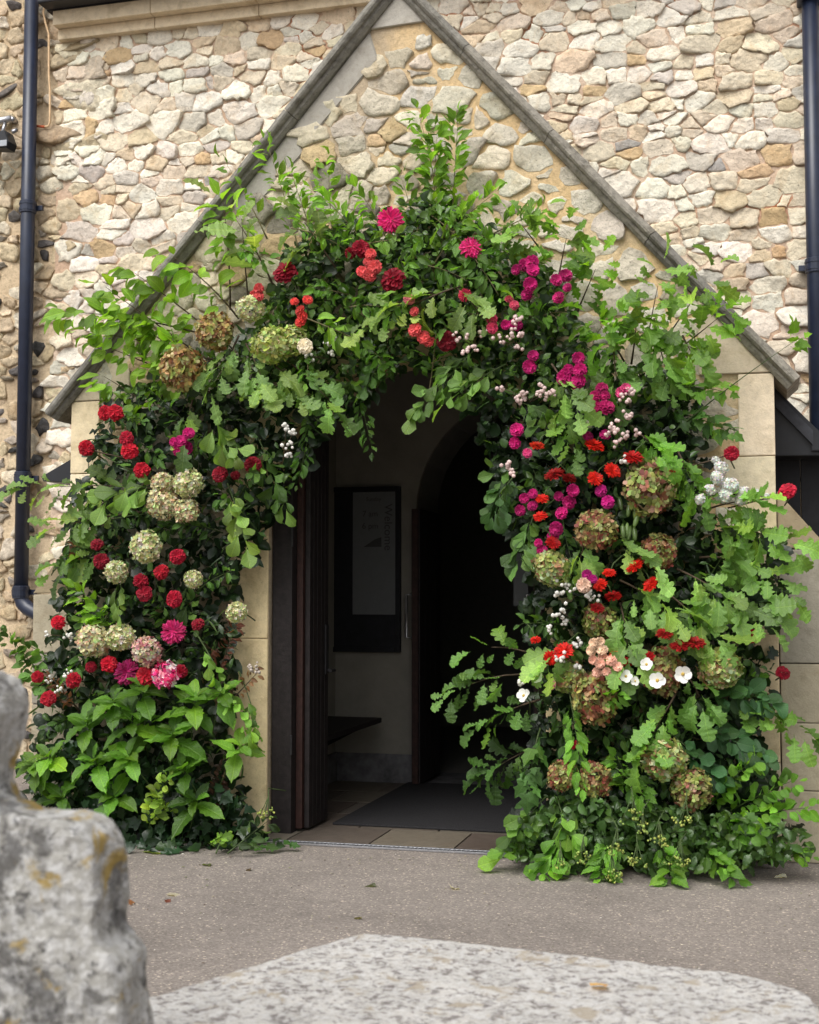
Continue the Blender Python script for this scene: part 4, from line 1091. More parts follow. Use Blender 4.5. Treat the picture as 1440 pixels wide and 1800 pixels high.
 ('oak_branch','oak',(980,500),(1000,400),-.2,-.3,12,'pale oak branch above the magenta roses of the right shoulder',dict(col=(.11,.20,.06))),
 ('oak_branch','oak',(1010,560),(1055,455),-.15,-.25,14,'yellow green oak branch against the ochre mortar',dict(col=(.12,.24,.035))),
 ('oak_branch','oak',(1100,640),(1045,560),-.2,-.3,14,'yellow green oak branch right of the magenta roses',dict(col=(.11,.22,.04))),
 ('oak_branch','oak',(1130,650),(1165,465),-.18,-.3,18,'pale oak branch rising highest at the right shoulder',dict(col=(.13,.22,.07))),
 ('oak_branch','oak',(1140,640),(1255,475),-.18,-.3,20,'oak branch with a pale stem over the right coping',dict(col=(.14,.23,.08))),
 ('oak_branch','oak',(1160,640),(1285,540),-.2,-.3,16,'oak branch reaching furthest right over the right coping',dict(col=(.12,.22,.055))),
 ('oak_branch','oak',(1110,640),(1120,545),-.22,-.34,13,'oak branch in the middle of the right shoulder',dict(col=(.11,.20,.05))),
 ('oak_branch','oak',(1150,560),(1180,680),-.25,-.35,15,'oak branch hanging down the right shoulder with brownish leaf backs',dict(col=(.10,.18,.06))),
 ('oak_branch','oak',(1200,590),(1230,640),-.2,-.3,9,'oak branch tip in front of the right kneeler',dict(col=(.12,.21,.06))),
 ('oak_branch','oak',(1080,590),(1090,690),-.28,-.38,12,'oak branch above the magenta spray roses of the right pillar',dict(col=(.09,.17,.05))),
 ('ivy_trail','ivy',(1150,720),(1285,760),-.18,-.25,22,'ivy trail in front of the rubble beside the right quoin',dict(col=(.055,.12,.04),size=1.15)),
 ('ivy_trail','ivy',(1150,690),(1280,690),-.2,-.28,20,'lighter ivy trail over the right quoin stones',dict(col=(.10,.20,.045),size=1.1)),
 ('vine_whip','ivy',(1160,780),(1402,596),-.25,-.42,6,'long bare vine whip with a few bright leaves at its tip by the right downpipe',dict(start=.93,col=(.14,.27,.03),size=1.3)),
 ('oak_branch','oak',(970,640),(1015,720),-.36,-.48,8,'pale oak branch beside the white snowberries on the right pillar',dict(col=(.13,.21,.08))),
 ('oak_branch','oak',(990,690),(1010,795),-.36,-.48,9,'oak branch hanging above the scarlet dahlias',dict(col=(.11,.20,.06))),
 ('oak_branch','oak',(1120,760),(1165,800),-.34,-.46,10,'bright oak branch above the largest mophead hydrangea',dict(col=(.09,.19,.035))),
 ('oak_branch','oak',(1190,790),(1235,880),-.3,-.42,14,'oak branch left of the frothy white blossom',dict(col=(.095,.19,.045))),
 ('oak_branch','oak',(1230,900),(1330,880),-.3,-.44,12,'oak branch under the frothy white blossom',dict(col=(.10,.19,.055))),
 ('oak_branch','oak',(1210,930),(1385,960),-.3,-.46,15,'oak branch reaching right across the quoin to the buttress slope',dict(sag=-.08,col=(.10,.18,.055))),
 ('oak_branch','oak',(1230,980),(1395,1050),-.3,-.46,15,'oak branch reaching furthest right in front of the buttress',dict(sag=-.08,col=(.11,.19,.07))),
 ('oak_branch','oak',(1190,1000),(1345,1090),-.34,-.5,18,'oak branch with big pale leaves right of the scarlet flowers',dict(col=(.125,.205,.085),size=1.1)),
 ('oak_branch','oak',(1170,1040),(1265,1130),-.36,-.5,12,'oak branch hanging above the dark red flowers',dict(col=(.12,.20,.08),size=1.1)),
 ('oak_branch','oak',(1090,1020),(1190,1090),-.36,-.5,10,'oak branch with two broad pale leaves in the middle of the right pillar',dict(col=(.13,.21,.09),size=1.1)),
 ('oak_branch','oak',(1090,1060),(1105,1160),-.36,-.52,10,'oak branch hanging over the peach roses',dict(col=(.12,.20,.08),size=1.1)),
 ('oak_branch','oak',(1080,930),(1150,1000),-.36,-.48,6,'oak branch tip in front of the half hidden hydrangea',dict(col=(.13,.21,.09))),
 ('oak_branch','oak',(1030,940),(1010,1010),-.34,-.46,7,'oak branch just left below the russet hydrangea',dict(col=(.12,.20,.08))),
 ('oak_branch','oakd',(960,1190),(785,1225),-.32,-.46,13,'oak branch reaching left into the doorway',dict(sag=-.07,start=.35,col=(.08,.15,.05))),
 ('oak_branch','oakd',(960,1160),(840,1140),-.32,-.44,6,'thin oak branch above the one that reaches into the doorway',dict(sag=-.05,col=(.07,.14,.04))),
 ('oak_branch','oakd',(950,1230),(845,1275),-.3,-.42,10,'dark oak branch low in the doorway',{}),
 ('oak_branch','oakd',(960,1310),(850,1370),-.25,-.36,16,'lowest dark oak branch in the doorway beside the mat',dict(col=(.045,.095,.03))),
 ('oak_branch','oak',(990,1130),(960,1175),-.4,-.5,6,'pale oak tip below the scarlet flowers at the doorway edge',dict(col=(.13,.21,.085))),
 ('oak_branch','oak',(1190,1215),(1135,1310),-.4,-.56,14,'oak branch hanging over the lower mophead hydrangeas',dict(col=(.11,.21,.06),size=1.1)),
 ('oak_branch','oak',(1260,1240),(1425,1295),-.28,-.42,13,'oak branch reaching right past the lower quoin',dict(sag=-.06,col=(.09,.17,.045))),
 ('oak_branch','oak',(1200,1180),(1235,1240),-.38,-.48,8,'small oak tip under the white anemone',dict(col=(.10,.19,.06))),
 ('raspberry_sprig','rasp',(1000,1210),(1025,1380),-.42,-.56,22,'bright raspberry sprig hanging between the reddish hydrangeas',dict()),
 ('raspberry_sprig','rasp',(1070,1340),(1135,1400),-.42,-.56,14,'bright raspberry sprig between the lower hydrangeas',{}),
 ('raspberry_sprig','rasp',(1110,1390),(1085,1330),-.42,-.56,12,'raspberry sprig with upright leaves beside the lowest hydrangea',{}),
 ('raspberry_sprig','rasp',(1040,1240),(1090,1220),-.42,-.54,10,'raspberry sprig beside the pink edged hydrangea',dict(size=.8)),
 ('laurel_branch','dark',(1230,1230),(1350,1230),-.3,-.42,24,'dark blue green branch right of the tall green hydrangea',dict(col=(.035,.085,.05),size=1.25)),
 ('laurel_branch','dark',(1220,1270),(1345,1330),-.3,-.42,24,'dark blue green branch over the lower right quoin',dict(col=(.035,.085,.05),size=1.25)),
 ('laurel_branch','dark',(1180,1290),(1260,1370),-.32,-.44,20,'dark blue green branch right of the lower hydrangeas',dict(col=(.03,.08,.045),size=1.2)),
 ('privet_branch','small',(1230,1460),(1435,1420),-.3,-.5,32,'bright small leaved branch spreading furthest right over the ground',dict(size=1.3,col=(.10,.21,.035))),
 ('privet_branch','small',(1240,1430),(1330,1330),-.3,-.5,26,'bright small leaved branch rising at the lower right',dict(size=1.3,col=(.11,.22,.035))),
 ('privet_branch','small',(1250,1480),(1420,1500),-.3,-.45,26,'bright small leaved branch lying along the foot of the buttress',dict(size=1.2,col=(.085,.18,.03))),
 ('privet_branch','small',(1260,1440),(1400,1370),-.3,-.5,26,'bright small leaved branch in front of the buttress',dict(size=1.3,col=(.10,.21,.04))),
 ('privet_branch','small',(1200,1490),(1330,1460),-.35,-.55,26,'bright small leaved branch right of the hanging seed heads',dict(size=1.3,col=(.09,.19,.035))),
 ('hellebore_shoot','ovate',(960,1400),(885,1500),-.45,-.55,16,'drooping green shoot touching the tarmac nearest the drain',dict(col=(.09,.17,.04))),
 ('hellebore_shoot','ovate',(980,1400),(1005,1470),-.45,-.6,12,'drooping shoot of wedge leaves under the reddish hydrangeas',dict(col=(.11,.20,.05))),
 ('hellebore_shoot','ovate',(1000,1450),(950,1535),-.5,-.62,18,'low green shoot on the tarmac at the left foot of the right pillar',dict(col=(.08,.17,.035))),
 ('hellebore_shoot','rasp',(1080,1460),(1060,1540),-.5,-.64,20,'low leafy shoot on the tarmac in the middle of the right pillar foot',{}),
 ('hellebore_shoot','rasp',(1150,1470),(1180,1542),-.5,-.64,20,'low leafy shoot under the hanging seed heads',dict(col=(.08,.17,.03))),
 ('hellebore_shoot','rasp',(1230,1480),(1290,1535),-.45,-.6,18,'low leafy shoot at the right of the pillar foot',dict(col=(.075,.16,.03))),
 ('hop_sprig','ivy',(950,1280),(930,1390),-.4,-.5,14,'sprig of broad dull leaves at the doorway edge of the right pillar',dict(col=(.055,.12,.04),size=1.4)),
]
for nm, kd, b, t, yb, yt, n, lab, ex in BR:
    branch(nm, kd, b, t, yb, yt, n, lab, 'leafy branches tied into the flower arch', **ex)

# ------------------------------------------------------------------ dense inner greenery: joined
def mass(name, poly, n, kinds, Y0, Y1, label, col, smin=.6, smax=1.2, seed=1, box=None):
    r = random.Random(seed); VS = []; FS = []; tot = 0
    xs = [p[0] for p in poly]; ys = [p[1] for p in poly]
    protos = []
    for k, L in kinds:
        for me in LK[k]:
            v = np.array([q.co[:] for q in me.vertices], dtype=np.float64); protos.append((v, [tuple(f.vertices) for f in me.polygons], L))
    c = 0
    while c < n:
        x, y = r.uniform(min(xs), max(xs)), r.uniform(min(ys), max(ys))
        if not inpoly(x, y, poly): continue
        c += 1
        p = at(x, y, r.uniform(Y0, Y1))
        d = Vector((r.gauss(0, 1), r.gauss(-.3, .5), r.gauss(-.35, .8))); nr = Vector((r.gauss(0, .5), -r.uniform(.2, 1), r.uniform(0, .9)))
        v, f, L = r.choice(protos)
        A_ = np.array(frame(d, nr, L * r.uniform(smin, smax)))
        q = v @ A_.T + np.array(p); q[:, 2] = np.maximum(q[:, 2], .006)
        VS.append(q); FS += [tuple(i + tot for i in ff) for ff in f]; tot += len(v)
    me = bpy.data.meshes.new(name); me.from_pydata(np.concatenate(VS).tolist(), [], FS)
    me.polygons.foreach_set('use_smooth', [True] * len(me.polygons)); me.materials.append(M['leaf']); me.update()
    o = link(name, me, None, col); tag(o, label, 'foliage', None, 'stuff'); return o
def sub(pred): return pred
LEFT = [p for p in MASS]
def cut(poly, axis, lo, hi):
    for s, v in ((1, hi), (-1, -lo)):
        out = []
        for i in range(len(poly)):
            a, b = poly[i], poly[(i + 1) % len(poly)]
            da, db = s * a[axis] - v, s * b[axis] - v
            if da <= 0: out.append(a)
            if (da < 0) != (db < 0): t = da / (da - db); out.append((a[0] + (b[0] - a[0]) * t, a[1] + (b[1] - a[1]) * t))
        poly = out
    return poly
LP = cut(cut(MASS, 0, -99, 700), 1, 700, 1600); TP = cut(MASS, 1, -99, 700); RP = cut(cut(MASS, 0, 700, 1600), 1, 700, 1600)
mass('arch_foliage', LP, 2600, (('rnd', .08), ('beech', .09)), -.06, -.24, 'dense dark greenery packed into the left pillar of the arch', (.015, .034, .012), seed=1)  # arch_foliage leaves coloured darker to paint the deep shade in the gaps
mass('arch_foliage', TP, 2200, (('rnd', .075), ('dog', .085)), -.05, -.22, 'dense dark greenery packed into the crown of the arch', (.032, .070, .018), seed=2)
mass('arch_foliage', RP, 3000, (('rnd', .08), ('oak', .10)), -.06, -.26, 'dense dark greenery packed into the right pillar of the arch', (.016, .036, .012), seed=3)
mass('fine_foliage', LP, 900, (('dog', .055), ('needle', .08)), -.18, -.36, 'fine small leaved greenery between the flowers of the left pillar', (.050, .102, .026), seed=4)
mass('fine_foliage', TP, 1500, (('dog', .06), ('rnd', .045)), -.16, -.34, 'fine small leaved greenery between the flowers of the arch crown', (.090, .175, .032), seed=5)
mass('fine_foliage', RP, 1200, (('dog', .055), ('rnd', .05), ('needle', .08)), -.2, -.38, 'fine small leaved greenery between the flowers of the right pillar', (.052, .108, .028), seed=6)
IVYP = [(50,1340),(120,1300),(240,1330),(420,1400),(470,1480),(430,1494),(220,1496),(60,1490)]
mass('ivy_mass', IVYP, 650, (('ivy', .075),), -.25, -.42, 'dark ivy leaves massed at the foot of the left pillar', (.024, .058, .024), seed=7)
FOOT = [(900,1440),(1000,1400),(1200,1420),(1330,1440),(1430,1470),(1430,1500),(1280,1530),(1150,1530),(980,1530),(890,1500)]
mass('ground_foliage', FOOT, 1300, (('rasp', .065), ('rnd', .04), ('ivy', .055), ('dog', .06)), -.35, -.6, 'green leaves massed on the tarmac at the foot of the right pillar', (.06, .125, .03), seed=8)

# smaller sprigs woven in, each placed by what grows beside it
SPR = {
 'dog': ('small leaved sprig', .95, (.07, .145, .03), 15, [(560,420,'the crimson shoulder dahlia, above it'),(600,520,'the orange red roses'),(540,640,'the white rose bud'),(600,450,'the dark small crown dahlia'),(730,430,'the magenta crown aster'),(780,480,'the flat pink bloom, below left'),(760,640,'the coral bud row'),(850,480,'the flat pink bloom, below right'),(900,520,'the uppermost magenta roses'),(880,440,'the uppermost magenta roses, above them'),(840,560,'the bright pink roses'),(640,540,'the deep crimson ball dahlia, below it'),(960,560,'the yellow green oak leaves'),(660,620,'the doorway top'),(480,560,'the cream hydrangea at upper left'),(440,450,'the bare dark stem'),(720,520,'the pale pink single rose'),(800,420,'the tallest gable sprigs')]),
 'mid': ('narrow leaved sprig', 1.0, (.045, .096, .027), 14, [(220,740,'the pair by the left quoin'),(260,790,'the touching red dahlias'),(300,720,'the brown mophead'),(370,790,'the magenta spray of the left pillar'),(300,930,'the group of four hydrangeas'),(360,930,'the pale spoon leaves'),(380,1020,'the small shaded hydrangea'),(300,1090,'the left magenta aster'),(360,1150,'the trailing curled sprig'),(220,1060,'the crimson pair below the tall hydrangea'),(150,1160,'the pale twin hydrangeas'),(120,1270,'the lowest red dahlia'),(420,900,'the left edge of the doorway'),(230,910,'the yellow green hydrangea'),(160,900,'the branch crossing the downpipe'),(190,1230,'the red row above the hydrangea leaves'),
   (1020,740,'the large magenta bunch'),(1090,800,'the white berries by the mophead'),(1010,820,'the scarlet trio'),(940,830,'the pink rose at the doorway edge'),(1210,900,'the largest mophead, right of it'),(1110,960,'the pods'),(1000,960,'the russet hydrangea'),(1240,1100,'the dark red row'),(1140,1100,'the broad pale oak leaves'),(1010,1060,'the cream single rose'),(1120,1230,'the white anemones, below them'),(990,1270,'the pink edged hydrangea'),(1290,1200,'the tall green hydrangea'),(1080,1290,'the raspberry sprig'),(960,1100,'the hanging scarlet flower'),(1200,1280,'the blue green branches')]),
 'ovate': ('spoon leaved sprig', .85, (.07, .13, .045), 8, [(230,830,'the dahlia above the four hydrangeas'),(400,780,'the brown stalk of the left pillar'),(340,1050,'the crimson dahlia furthest right'),(270,1010,'the red dahlia below the yellow green hydrangea'),(440,850,'the tiny deep red dahlia'),(180,1090,'the lime green sprig'),
   (930,720,'the dense snowberry bunch'),(970,770,'the orange red flower'),(900,860,'the dark branch at the doorway edge'),(1080,740,'the dark magenta bunch'),(1210,840,'the frothy white blossom'),(1120,1060,'the scarlet flower by the oak leaves'),(1000,1140,'the cream rosebuds'),(1250,1010,'the oak above the quoin foot')]),
}
for kd, (desc, sz, colr, nl, spots) in SPR.items():
    for x, y, near in spots:
        a = R.uniform(0, 6.28); l = R.uniform(60, 120); y0 = -.30 + R.uniform(-.05, .06)
        branch('leafy_sprig', kd, (x - math.cos(a) * l * .5, y - math.sin(a) * l * .5), (x + math.cos(a) * l * .5, y + math.sin(a) * l * .5), y0 + .12, y0 - .08, nl, desc + ' beside ' + near, 'leafy sprigs woven between the flowers', sz, colr)
# ------------------------------------------------------------------ flowers
def petal_ball(n, rad, th_max, wid, base, curl, cols, seed, flat=1.0, tipw=0.5, jit=.12):
    """petals set on a dome facing +Z; returns MB"""
    r = random.Random(seed); mb = MB()
    for i in range(n):
        f = (i + .5) / n; th = th_max * math.sqrt(f); ph = i * 2.39996 + r.uniform(-.2, .2)
        R1 = rad * (1 + r.uniform(-jit, jit)); 
        def S_(t, rr): return Vector((math.sin(t) * math.cos(ph), math.sin(t) * math.sin(ph), math.cos(t) * flat)) * rr
        tang = Vector((-math.sin(ph), math.cos(ph), 0)); w = wid * rad * (.55 + .45 * min(1, th / 1.0)) * r.uniform(.85, 1.15)
        b0 = S_(max(th - .35, 0) , R1 * base); m0 = S_(th + .02, R1 * (base + 1) * .52); t0 = S_(th + curl, R1)
        up = S_(th, 1) * (w * .28)
        V = [b0 - tang * w * .25, b0 + tang * w * .25, m0 - tang * w * .5 + up, m0 - up * .4, m0 + tang * w * .5 + up, t0 - tang * w * .5 * tipw + up * .5, t0 + tang * w * .5 * tipw + up * .5]
        mb.add(V, [(0, 3, 2), (0, 1, 3), (1, 4, 3), (2, 3, 5), (3, 6, 5), (3, 4, 6)], r.choice(cols))
    return mb
def floret_ball(n, rad, size, cols, seed, squash=(1, 1, 1), cover=2.5, curl=.5, petals=4):
    r = random.Random(seed); mb = MB()
    for i in range(n):
        f = (i + .5) / n; ct = 1 - f * (1 - math.cos(cover)); th = math.acos(ct); ph = i * 2.39996
        nr = Vector((math.sin(th) * math.cos(ph), math.sin(th) * math.sin(ph), math.cos(th)))
        c = Vector((nr.x * squash[0], nr.y * squash[1], nr.z * squash[2])) * rad * r.uniform(.84, 1.06) * (1 + .13 * noise.noise(nr * 1.7 + Vector((seed * 3.1, 0, 0))))
        nn = (nr + Vector((r.gauss(0, .4), r.gauss(0, .4), r.gauss(0, .4)))).normalized()
        a = nn.orthogonal().normalized(); a.rotate(Quaternion(nn, r.uniform(0, 6.28))); b = nn.cross(a)
        col = r.choice(cols)
        for k in range(petals):
            an = 2 * math.pi * k / petals + r.uniform(-.15, .15); d = a * math.cos(an) + b * math.sin(an); s = -a * math.sin(an) + b * math.cos(an)
            z = size * r.uniform(.8, 1.2); cu = curl * r.uniform(.2, 1.4)
            k2 = tuple(min(.9, q * r.uniform(.8, 1.2)) for q in col)
            e = nn * z * cu
            mb.add([c, c + d * z * .5 + s * z * .46 + e * .35, c + d * z * .95 + s * z * .26 + e * .8, c + d * z * .95 - s * z * .26 + e * .8, c + d * z * .5 - s * z * .46 + e * .35], [(0, 1, 2), (0, 2, 3), (0, 3, 4)], k2)
    return mb
def ico(mb, c, r, tint=None):
    bm = bmesh.new(); bmesh.ops.create_icosphere(bm, subdivisions=1, radius=r)
    bm.verts.index_update()
    mb.add([Vector(v.co) + Vector(c) for v in bm.verts], [[v.index for v in f.verts] for f in bm.faces], tint); bm.free()
W1 = [(1, 1, 1)]
PM = {}
def PMset(k, lst): PM[k] = [m.mesh('flower_' + k, M['petal'], False) for m in lst]
PMset('dahlia', [petal_ball(95, 1, 1.75, .42, .72, .12, W1, s) for s in (1, 2, 3)])
PMset('aster', [petal_ball(120, 1, 1.7, .20, .55, .10, [(1, 1, 1), (1, 1, 1), (1.3, 2.5, 1.7)], s, tipw=.3) for s in (4, 5)])
PMset('rose', [petal_ball(26, 1, 1.55, 1.0, .66, .06, W1, s, tipw=.8, jit=.06) for s in (6, 7, 8)])
PMset('scarlet', [petal_ball(80, 1, 1.45, .26, .40, .12, [(1, 1, 1), (.9, .6, .6)], s, flat=.5, tipw=.4) for s in (9, 10)])
CREAM = [srgb(222, 220, 170), srgb(206, 210, 150), srgb(230, 222, 190), srgb(190, 198, 130)]
CREAMP = [srgb(224, 218, 176), srgb(216, 204, 160), srgb(198, 164, 128), srgb(208, 212, 150), srgb(218, 214, 166)]
PINKW = [srgb(222, 188, 174), srgb(206, 150, 144), srgb(232, 220, 196), srgb(180, 116, 116), srgb(206, 200, 150)]
LIME = [srgb(196, 208, 120), srgb(176, 196, 96), srgb(210, 214, 150)]
ANT = [srgb(146, 154, 80), srgb(164, 168, 102), srgb(152, 100, 82), srgb(130, 84, 64), srgb(170, 148, 110), srgb(138, 150, 78), srgb(150, 156, 86)]
ANTG = [srgb(166, 184, 100), srgb(186, 196, 124), srgb(150, 164, 84), srgb(176, 136, 100), srgb(198, 206, 150)]
ANTR = [srgb(164, 92, 78), srgb(176, 132, 98), srgb(160, 160, 90), srgb(134, 84, 64), srgb(176, 178, 112), srgb(150, 152, 84), srgb(164, 148, 92)]
ANTB = [srgb(186, 160, 98), srgb(156, 122, 78), srgb(166, 170, 94), srgb(140, 100, 66), srgb(196, 190, 130)]
sc_ = lambda L: [tuple(q * .85 for q in c) for c in L]
PMset('hy_cream', [floret_ball(190, 1, .20, sc_(CREAM), s, (1, 1, 1)) for s in (1, 2)])
PMset('hy_creamtall', [floret_ball(210, 1, .19, sc_(CREAM), 3, (.9, .9, 1))])
PMset('hy_creampink', [floret_ball(190, 1, .20, sc_(CREAMP), s, (1, 1, 1)) for s in (4, 5)])
PMset('hy_pinkw', [floret_ball(170, 1, .20, sc_(PINKW), 6)])
PMset('hy_lime', [floret_ball(170, 1, .24, sc_(LIME), 7)])
PMset('hy_ant', [floret_ball(210, .95, .21, sc_(ANT), s, curl=.45) for s in (8, 9)])
PMset('hy_antg', [floret_ball(210, .95, .21, sc_(ANTG), s, curl=.45) for s in (10, 11)])
PMset('hy_antr', [floret_ball(210, .95, .21, sc_(ANTR), s, curl=.45) for s in (12, 13)])
PMset('hy_antb', [floret_ball(210, .95, .21, sc_(ANTB), s, curl=.45) for s in (14,)])
PMset('hy_swt', [floret_ball(70, 1, .30, [srgb(220, 70, 130), srgb(236, 150, 180), srgb(240, 220, 220), srgb(200, 40, 100)], 15, (1, 1, .5), 1.5, .2)])
PM['froth'] = [m.mesh('flower_froth', M['petal_soft'], False) for m in [floret_ball(150, 1, .20, [srgb(232, 232, 226), srgb(222, 224, 216)], s, (1, .8, .8), 2.2, .15) for s in (16, 17)]]
FR = random.Random(99)
def q_face(d, roll=0):
    return d.to_track_quat('Z', 'Y') @ Quaternion((0, 0, 1), roll)
def stem_to(root, L=.2, r=.004, mat='stem', down=.05, frm=(0, 0, 0)):
    mb = MB(); f = Vector(frm)
    mb.tube([f, f + Vector((FR.uniform(-.02, .02), L * .5, -down * .3)), f + Vector((FR.uniform(-.03, .03), L, -down))], r, 5)
    return mb.build('stem', M[mat], root, True)
def bloom(name, cat, kind, x, y, rpx, label, col=(1, 1, 1), Y=-.46, face=None, group=None, scale=(1, 1, 1)):
    p = at(x, y, Y); dist = (p - CAM).dot(FWD); r = rpx * dist / FPX
    root = empty(name, p, label, cat, group)
    d = face or Vector((FR.uniform(-.35, .35) + .15, -1, FR.uniform(-.05, .45)))
    h = bpy.data.objects.new('flower_head', FR.choice(PM[kind])); COL.objects.link(h); h.parent = root
    v = 1.0
    if kind == 'dahlia': r *= .90; v = FR.uniform(.7, 1.3); scale = (FR.uniform(.92, 1.06), FR.uniform(.9, 1.05), FR.uniform(.62, 1.05)); d = d + Vector((FR.gauss(0, .3), 0, FR.gauss(.1, .3)))
    if kind.startswith('hy_'): q = FR.uniform(.88, 1.08); scale = (scale[0] * q, scale[1] * FR.uniform(.86, 1.05), scale[2] * FR.uniform(.82, 1.02))
    h.rotation_mode = 'QUATERNION'; h.rotation_quaternion = q_face(d.normalized(), FR.uniform(0, 6)); h.scale = (r * scale[0], r * scale[1], r * scale[2]); h.color = (*[min(1, q * v) for q in col], 1)
    stem_to(root, max(.06, min(.25, -Y - .12)))
    return root
RED, CRIM, DEEP, MAG, CORAL, PEACH, SCAR = (.46, .008, .024), (.34, .006, .024), (.22, .004, .016), (.46, .012, .14), (.70, .10, .10), (.84, .48, .36), (.62, .018, .008)
HY = [
 ('hy_antb', 320, 648, 42, 'brown and green mophead hydrangea at the upper left, below the beech leaves'),
 ('hy_antb', 378, 582, 34, 'rusty brown hydrangea partly behind leaves below the dark bare stem'),
 ('hy_cream', 440, 543, 23, 'cream hydrangea beside the coral roses at the upper left of the arch'),
 ('hy_lime', 478, 608, 32, 'lime green hydrangea left of the white rose bud'),
 ('hy_lime', 513, 600, 26, 'lime green hydrangea nearer the doorway, behind the white rose bud'),
 ('hy_creampink', 286, 850, 21, 'cream hydrangea at the top left of the group of four'),
 ('hy_cream', 331, 850, 26, 'greenish cream hydrangea at the top right of the group of four'),
 ('hy_creampink', 287, 886, 27, 'pale hydrangea half covered by a leaf at the bottom left of the group of four'),
 ('hy_creampink', 327, 898, 24, 'cream hydrangea with brown florets at the bottom right of the group of four'),
 ('hy_cream', 257, 961, 26, 'single yellow green hydrangea below the group of four'),
 ('hy_creamtall', 205, 1006, 25, 'tall greenish hydrangea left of the crimson dahlias'),
 ('hy_creampink', 164, 1126, 27, 'cream and brown hydrangea left of its paler twin above the red dahlias'),
 ('hy_cream', 212, 1120, 24, 'pale cream hydrangea right of its brownish twin above the red dahlias'),
 ('hy_pinkw', 259, 1145, 27, 'pink tinged hydrangea beside the magenta aster on the left pillar'),
 ('hy_cream', 416, 1076, 18, 'small cream hydrangea close to the left door jamb'),
 ('hy_cream', 340, 1018, 17, 'small shaded hydrangea right of the crimson dahlia pair'),
 ('hy_ant', 1143, 857, 48, 'largest mophead hydrangea, green and burgundy, high on the right pillar'),
 ('hy_antr', 1048, 930, 38, 'russet and green hydrangea left below the largest mophead'),
 ('hy_antg', 970, 1000, 33, 'green hydrangea at the doorway edge of the right pillar'),
 ('hy_antr', 1158, 968, 34, 'reddish hydrangea half hidden behind an oak leaf'),
 ('hy_ant', 1055, 1092, 33, 'dull hydrangea behind leaves above the peach roses'),
 ('hy_antg', 1266, 1176, 40, 'tall green hydrangea at the right near the quoin'),
 ('hy_antr', 1045, 1228, 42, 'pink edged hydrangea below the peach roses'),
 ('hy_antr', 1165, 1180, 38, 'reddish hydrangea behind the white anemones'),
 ('hy_antg', 1000, 1190, 28, 'shaded green hydrangea left of the peach roses'),
 ('hy_antg', 1168, 1335, 39, 'green hydrangea under the hanging oak leaves'),
 ('hy_ant', 1216, 1387, 37, 'lowest hydrangea, burgundy and green, near the ground'),
 ('hy_antr', 990, 1362, 27, 'red edged hydrangea nearest the doorway, low on the right pillar'),
 ('hy_antr', 1046, 1372, 29, 'red edged hydrangea below the raspberry sprig'),
]
for k, x, y, r, lab in HY:
    sc = (1, 1, 1)
    if lab.startswith('tall'): sc = (.88, .88, 1.0)
    Yh = -.46 if x > 900 else -.44
    if y > 1300: Yh = -.52
    if 'hidden' in lab or 'behind' in lab or 'shaded' in lab: Yh += .06
    bloom('hydrangea_bloom', 'hydrangea', k, x, y, r, lab, Y=Yh, scale=sc)
DA = [  # x, y, r, colour, label
 (184,726,14,RED,'crimson dahlia left one of the pair by the left quoin'), (203,726,15,RED,'crimson dahlia right one of the pair by the left quoin'),
 (152,788,15,RED,'red dahlia on a long stalk standing out over the left quoin'), (223,771,13,CRIM,'dark red dahlia above another below the quoin pair'), (228,793,16,RED,'red dahlia touching the darker one above it'),
 (250,827,16,RED,'red dahlia just above the cream hydrangeas on the left pillar'), (387,834,14,CRIM,'dark red dahlia right of the group of four hydrangeas'), (414,836,9,DEEP,'tiny deep red dahlia beside the one right of the four hydrangeas'), (445,818,15,DEEP,'deep red dahlia in shade near the left edge of the doorway'),
 (312,978,15,CRIM,'dark red dahlia right of the yellow green hydrangea'), (284,1006,14,RED,'red dahlia below the yellow green hydrangea'), (248,1022,15,CRIM,'upper dahlia of the touching pair right of the tall hydrangea'), (254,1043,15,CRIM,'lower dahlia of the touching pair right of the tall hydrangea'), (306,1053,15,CRIM,'dark red dahlia furthest right in the middle of the left pillar'),
 (178,986,15,DEEP,'deep red dahlia left of the tall hydrangea'), (171,958,12,DEEP,'deep red dahlia among burgundy leaves at the left edge'), (103,1094,13,RED,'red dahlia at the left edge above the gravestone'), (348,1098,13,DEEP,'deep red dahlia right of the magenta aster on the left pillar'),
 (192,1168,15,RED,'bright red dahlia under the pale twin hydrangeas'), (160,1172,10,DEEP,'small deep red dahlia left of the bright one under the hydrangeas'), (130,1196,15,RED,'red dahlia left of the crimson row, above the ivy'), (66,1190,12,RED,'red dahlia beside the gravestone top'), (85,1228,14,RED,'red dahlia lowest beside the gravestone'), (257,1189,18,RED,'large crimson dahlia in the row above the hydrangea leaves'), (318,1180,12,CRIM,'dark red dahlia at the right end of the row above the hydrangea leaves'),
 (635,438,17,CRIM,'crimson dahlia under the arch crown beside coral roses'), (616,445,11,DEEP,'dark small dahlia touching the crimson one at the crown'), (692,494,24,DEEP,'large deep crimson ball dahlia at the arch crown'), (502,480,22,CRIM,'large crimson dahlia at the upper left shoulder'),
 (785,600,18,DEEP,'deep red dahlia in shadow above the doorway'),
 (1286,797,14,CRIM,'crimson pompom dahlia above the frothy white blossom'), (1384,864,17,CRIM,'crimson pompom dahlia on a stalk past the right quoin'), (1376,1183,14,CRIM,'crimson pompom dahlia in front of the lower right buttress'), (1320,1118,13,CRIM,'red dahlia partly hidden beside the lower right quoin'),
]
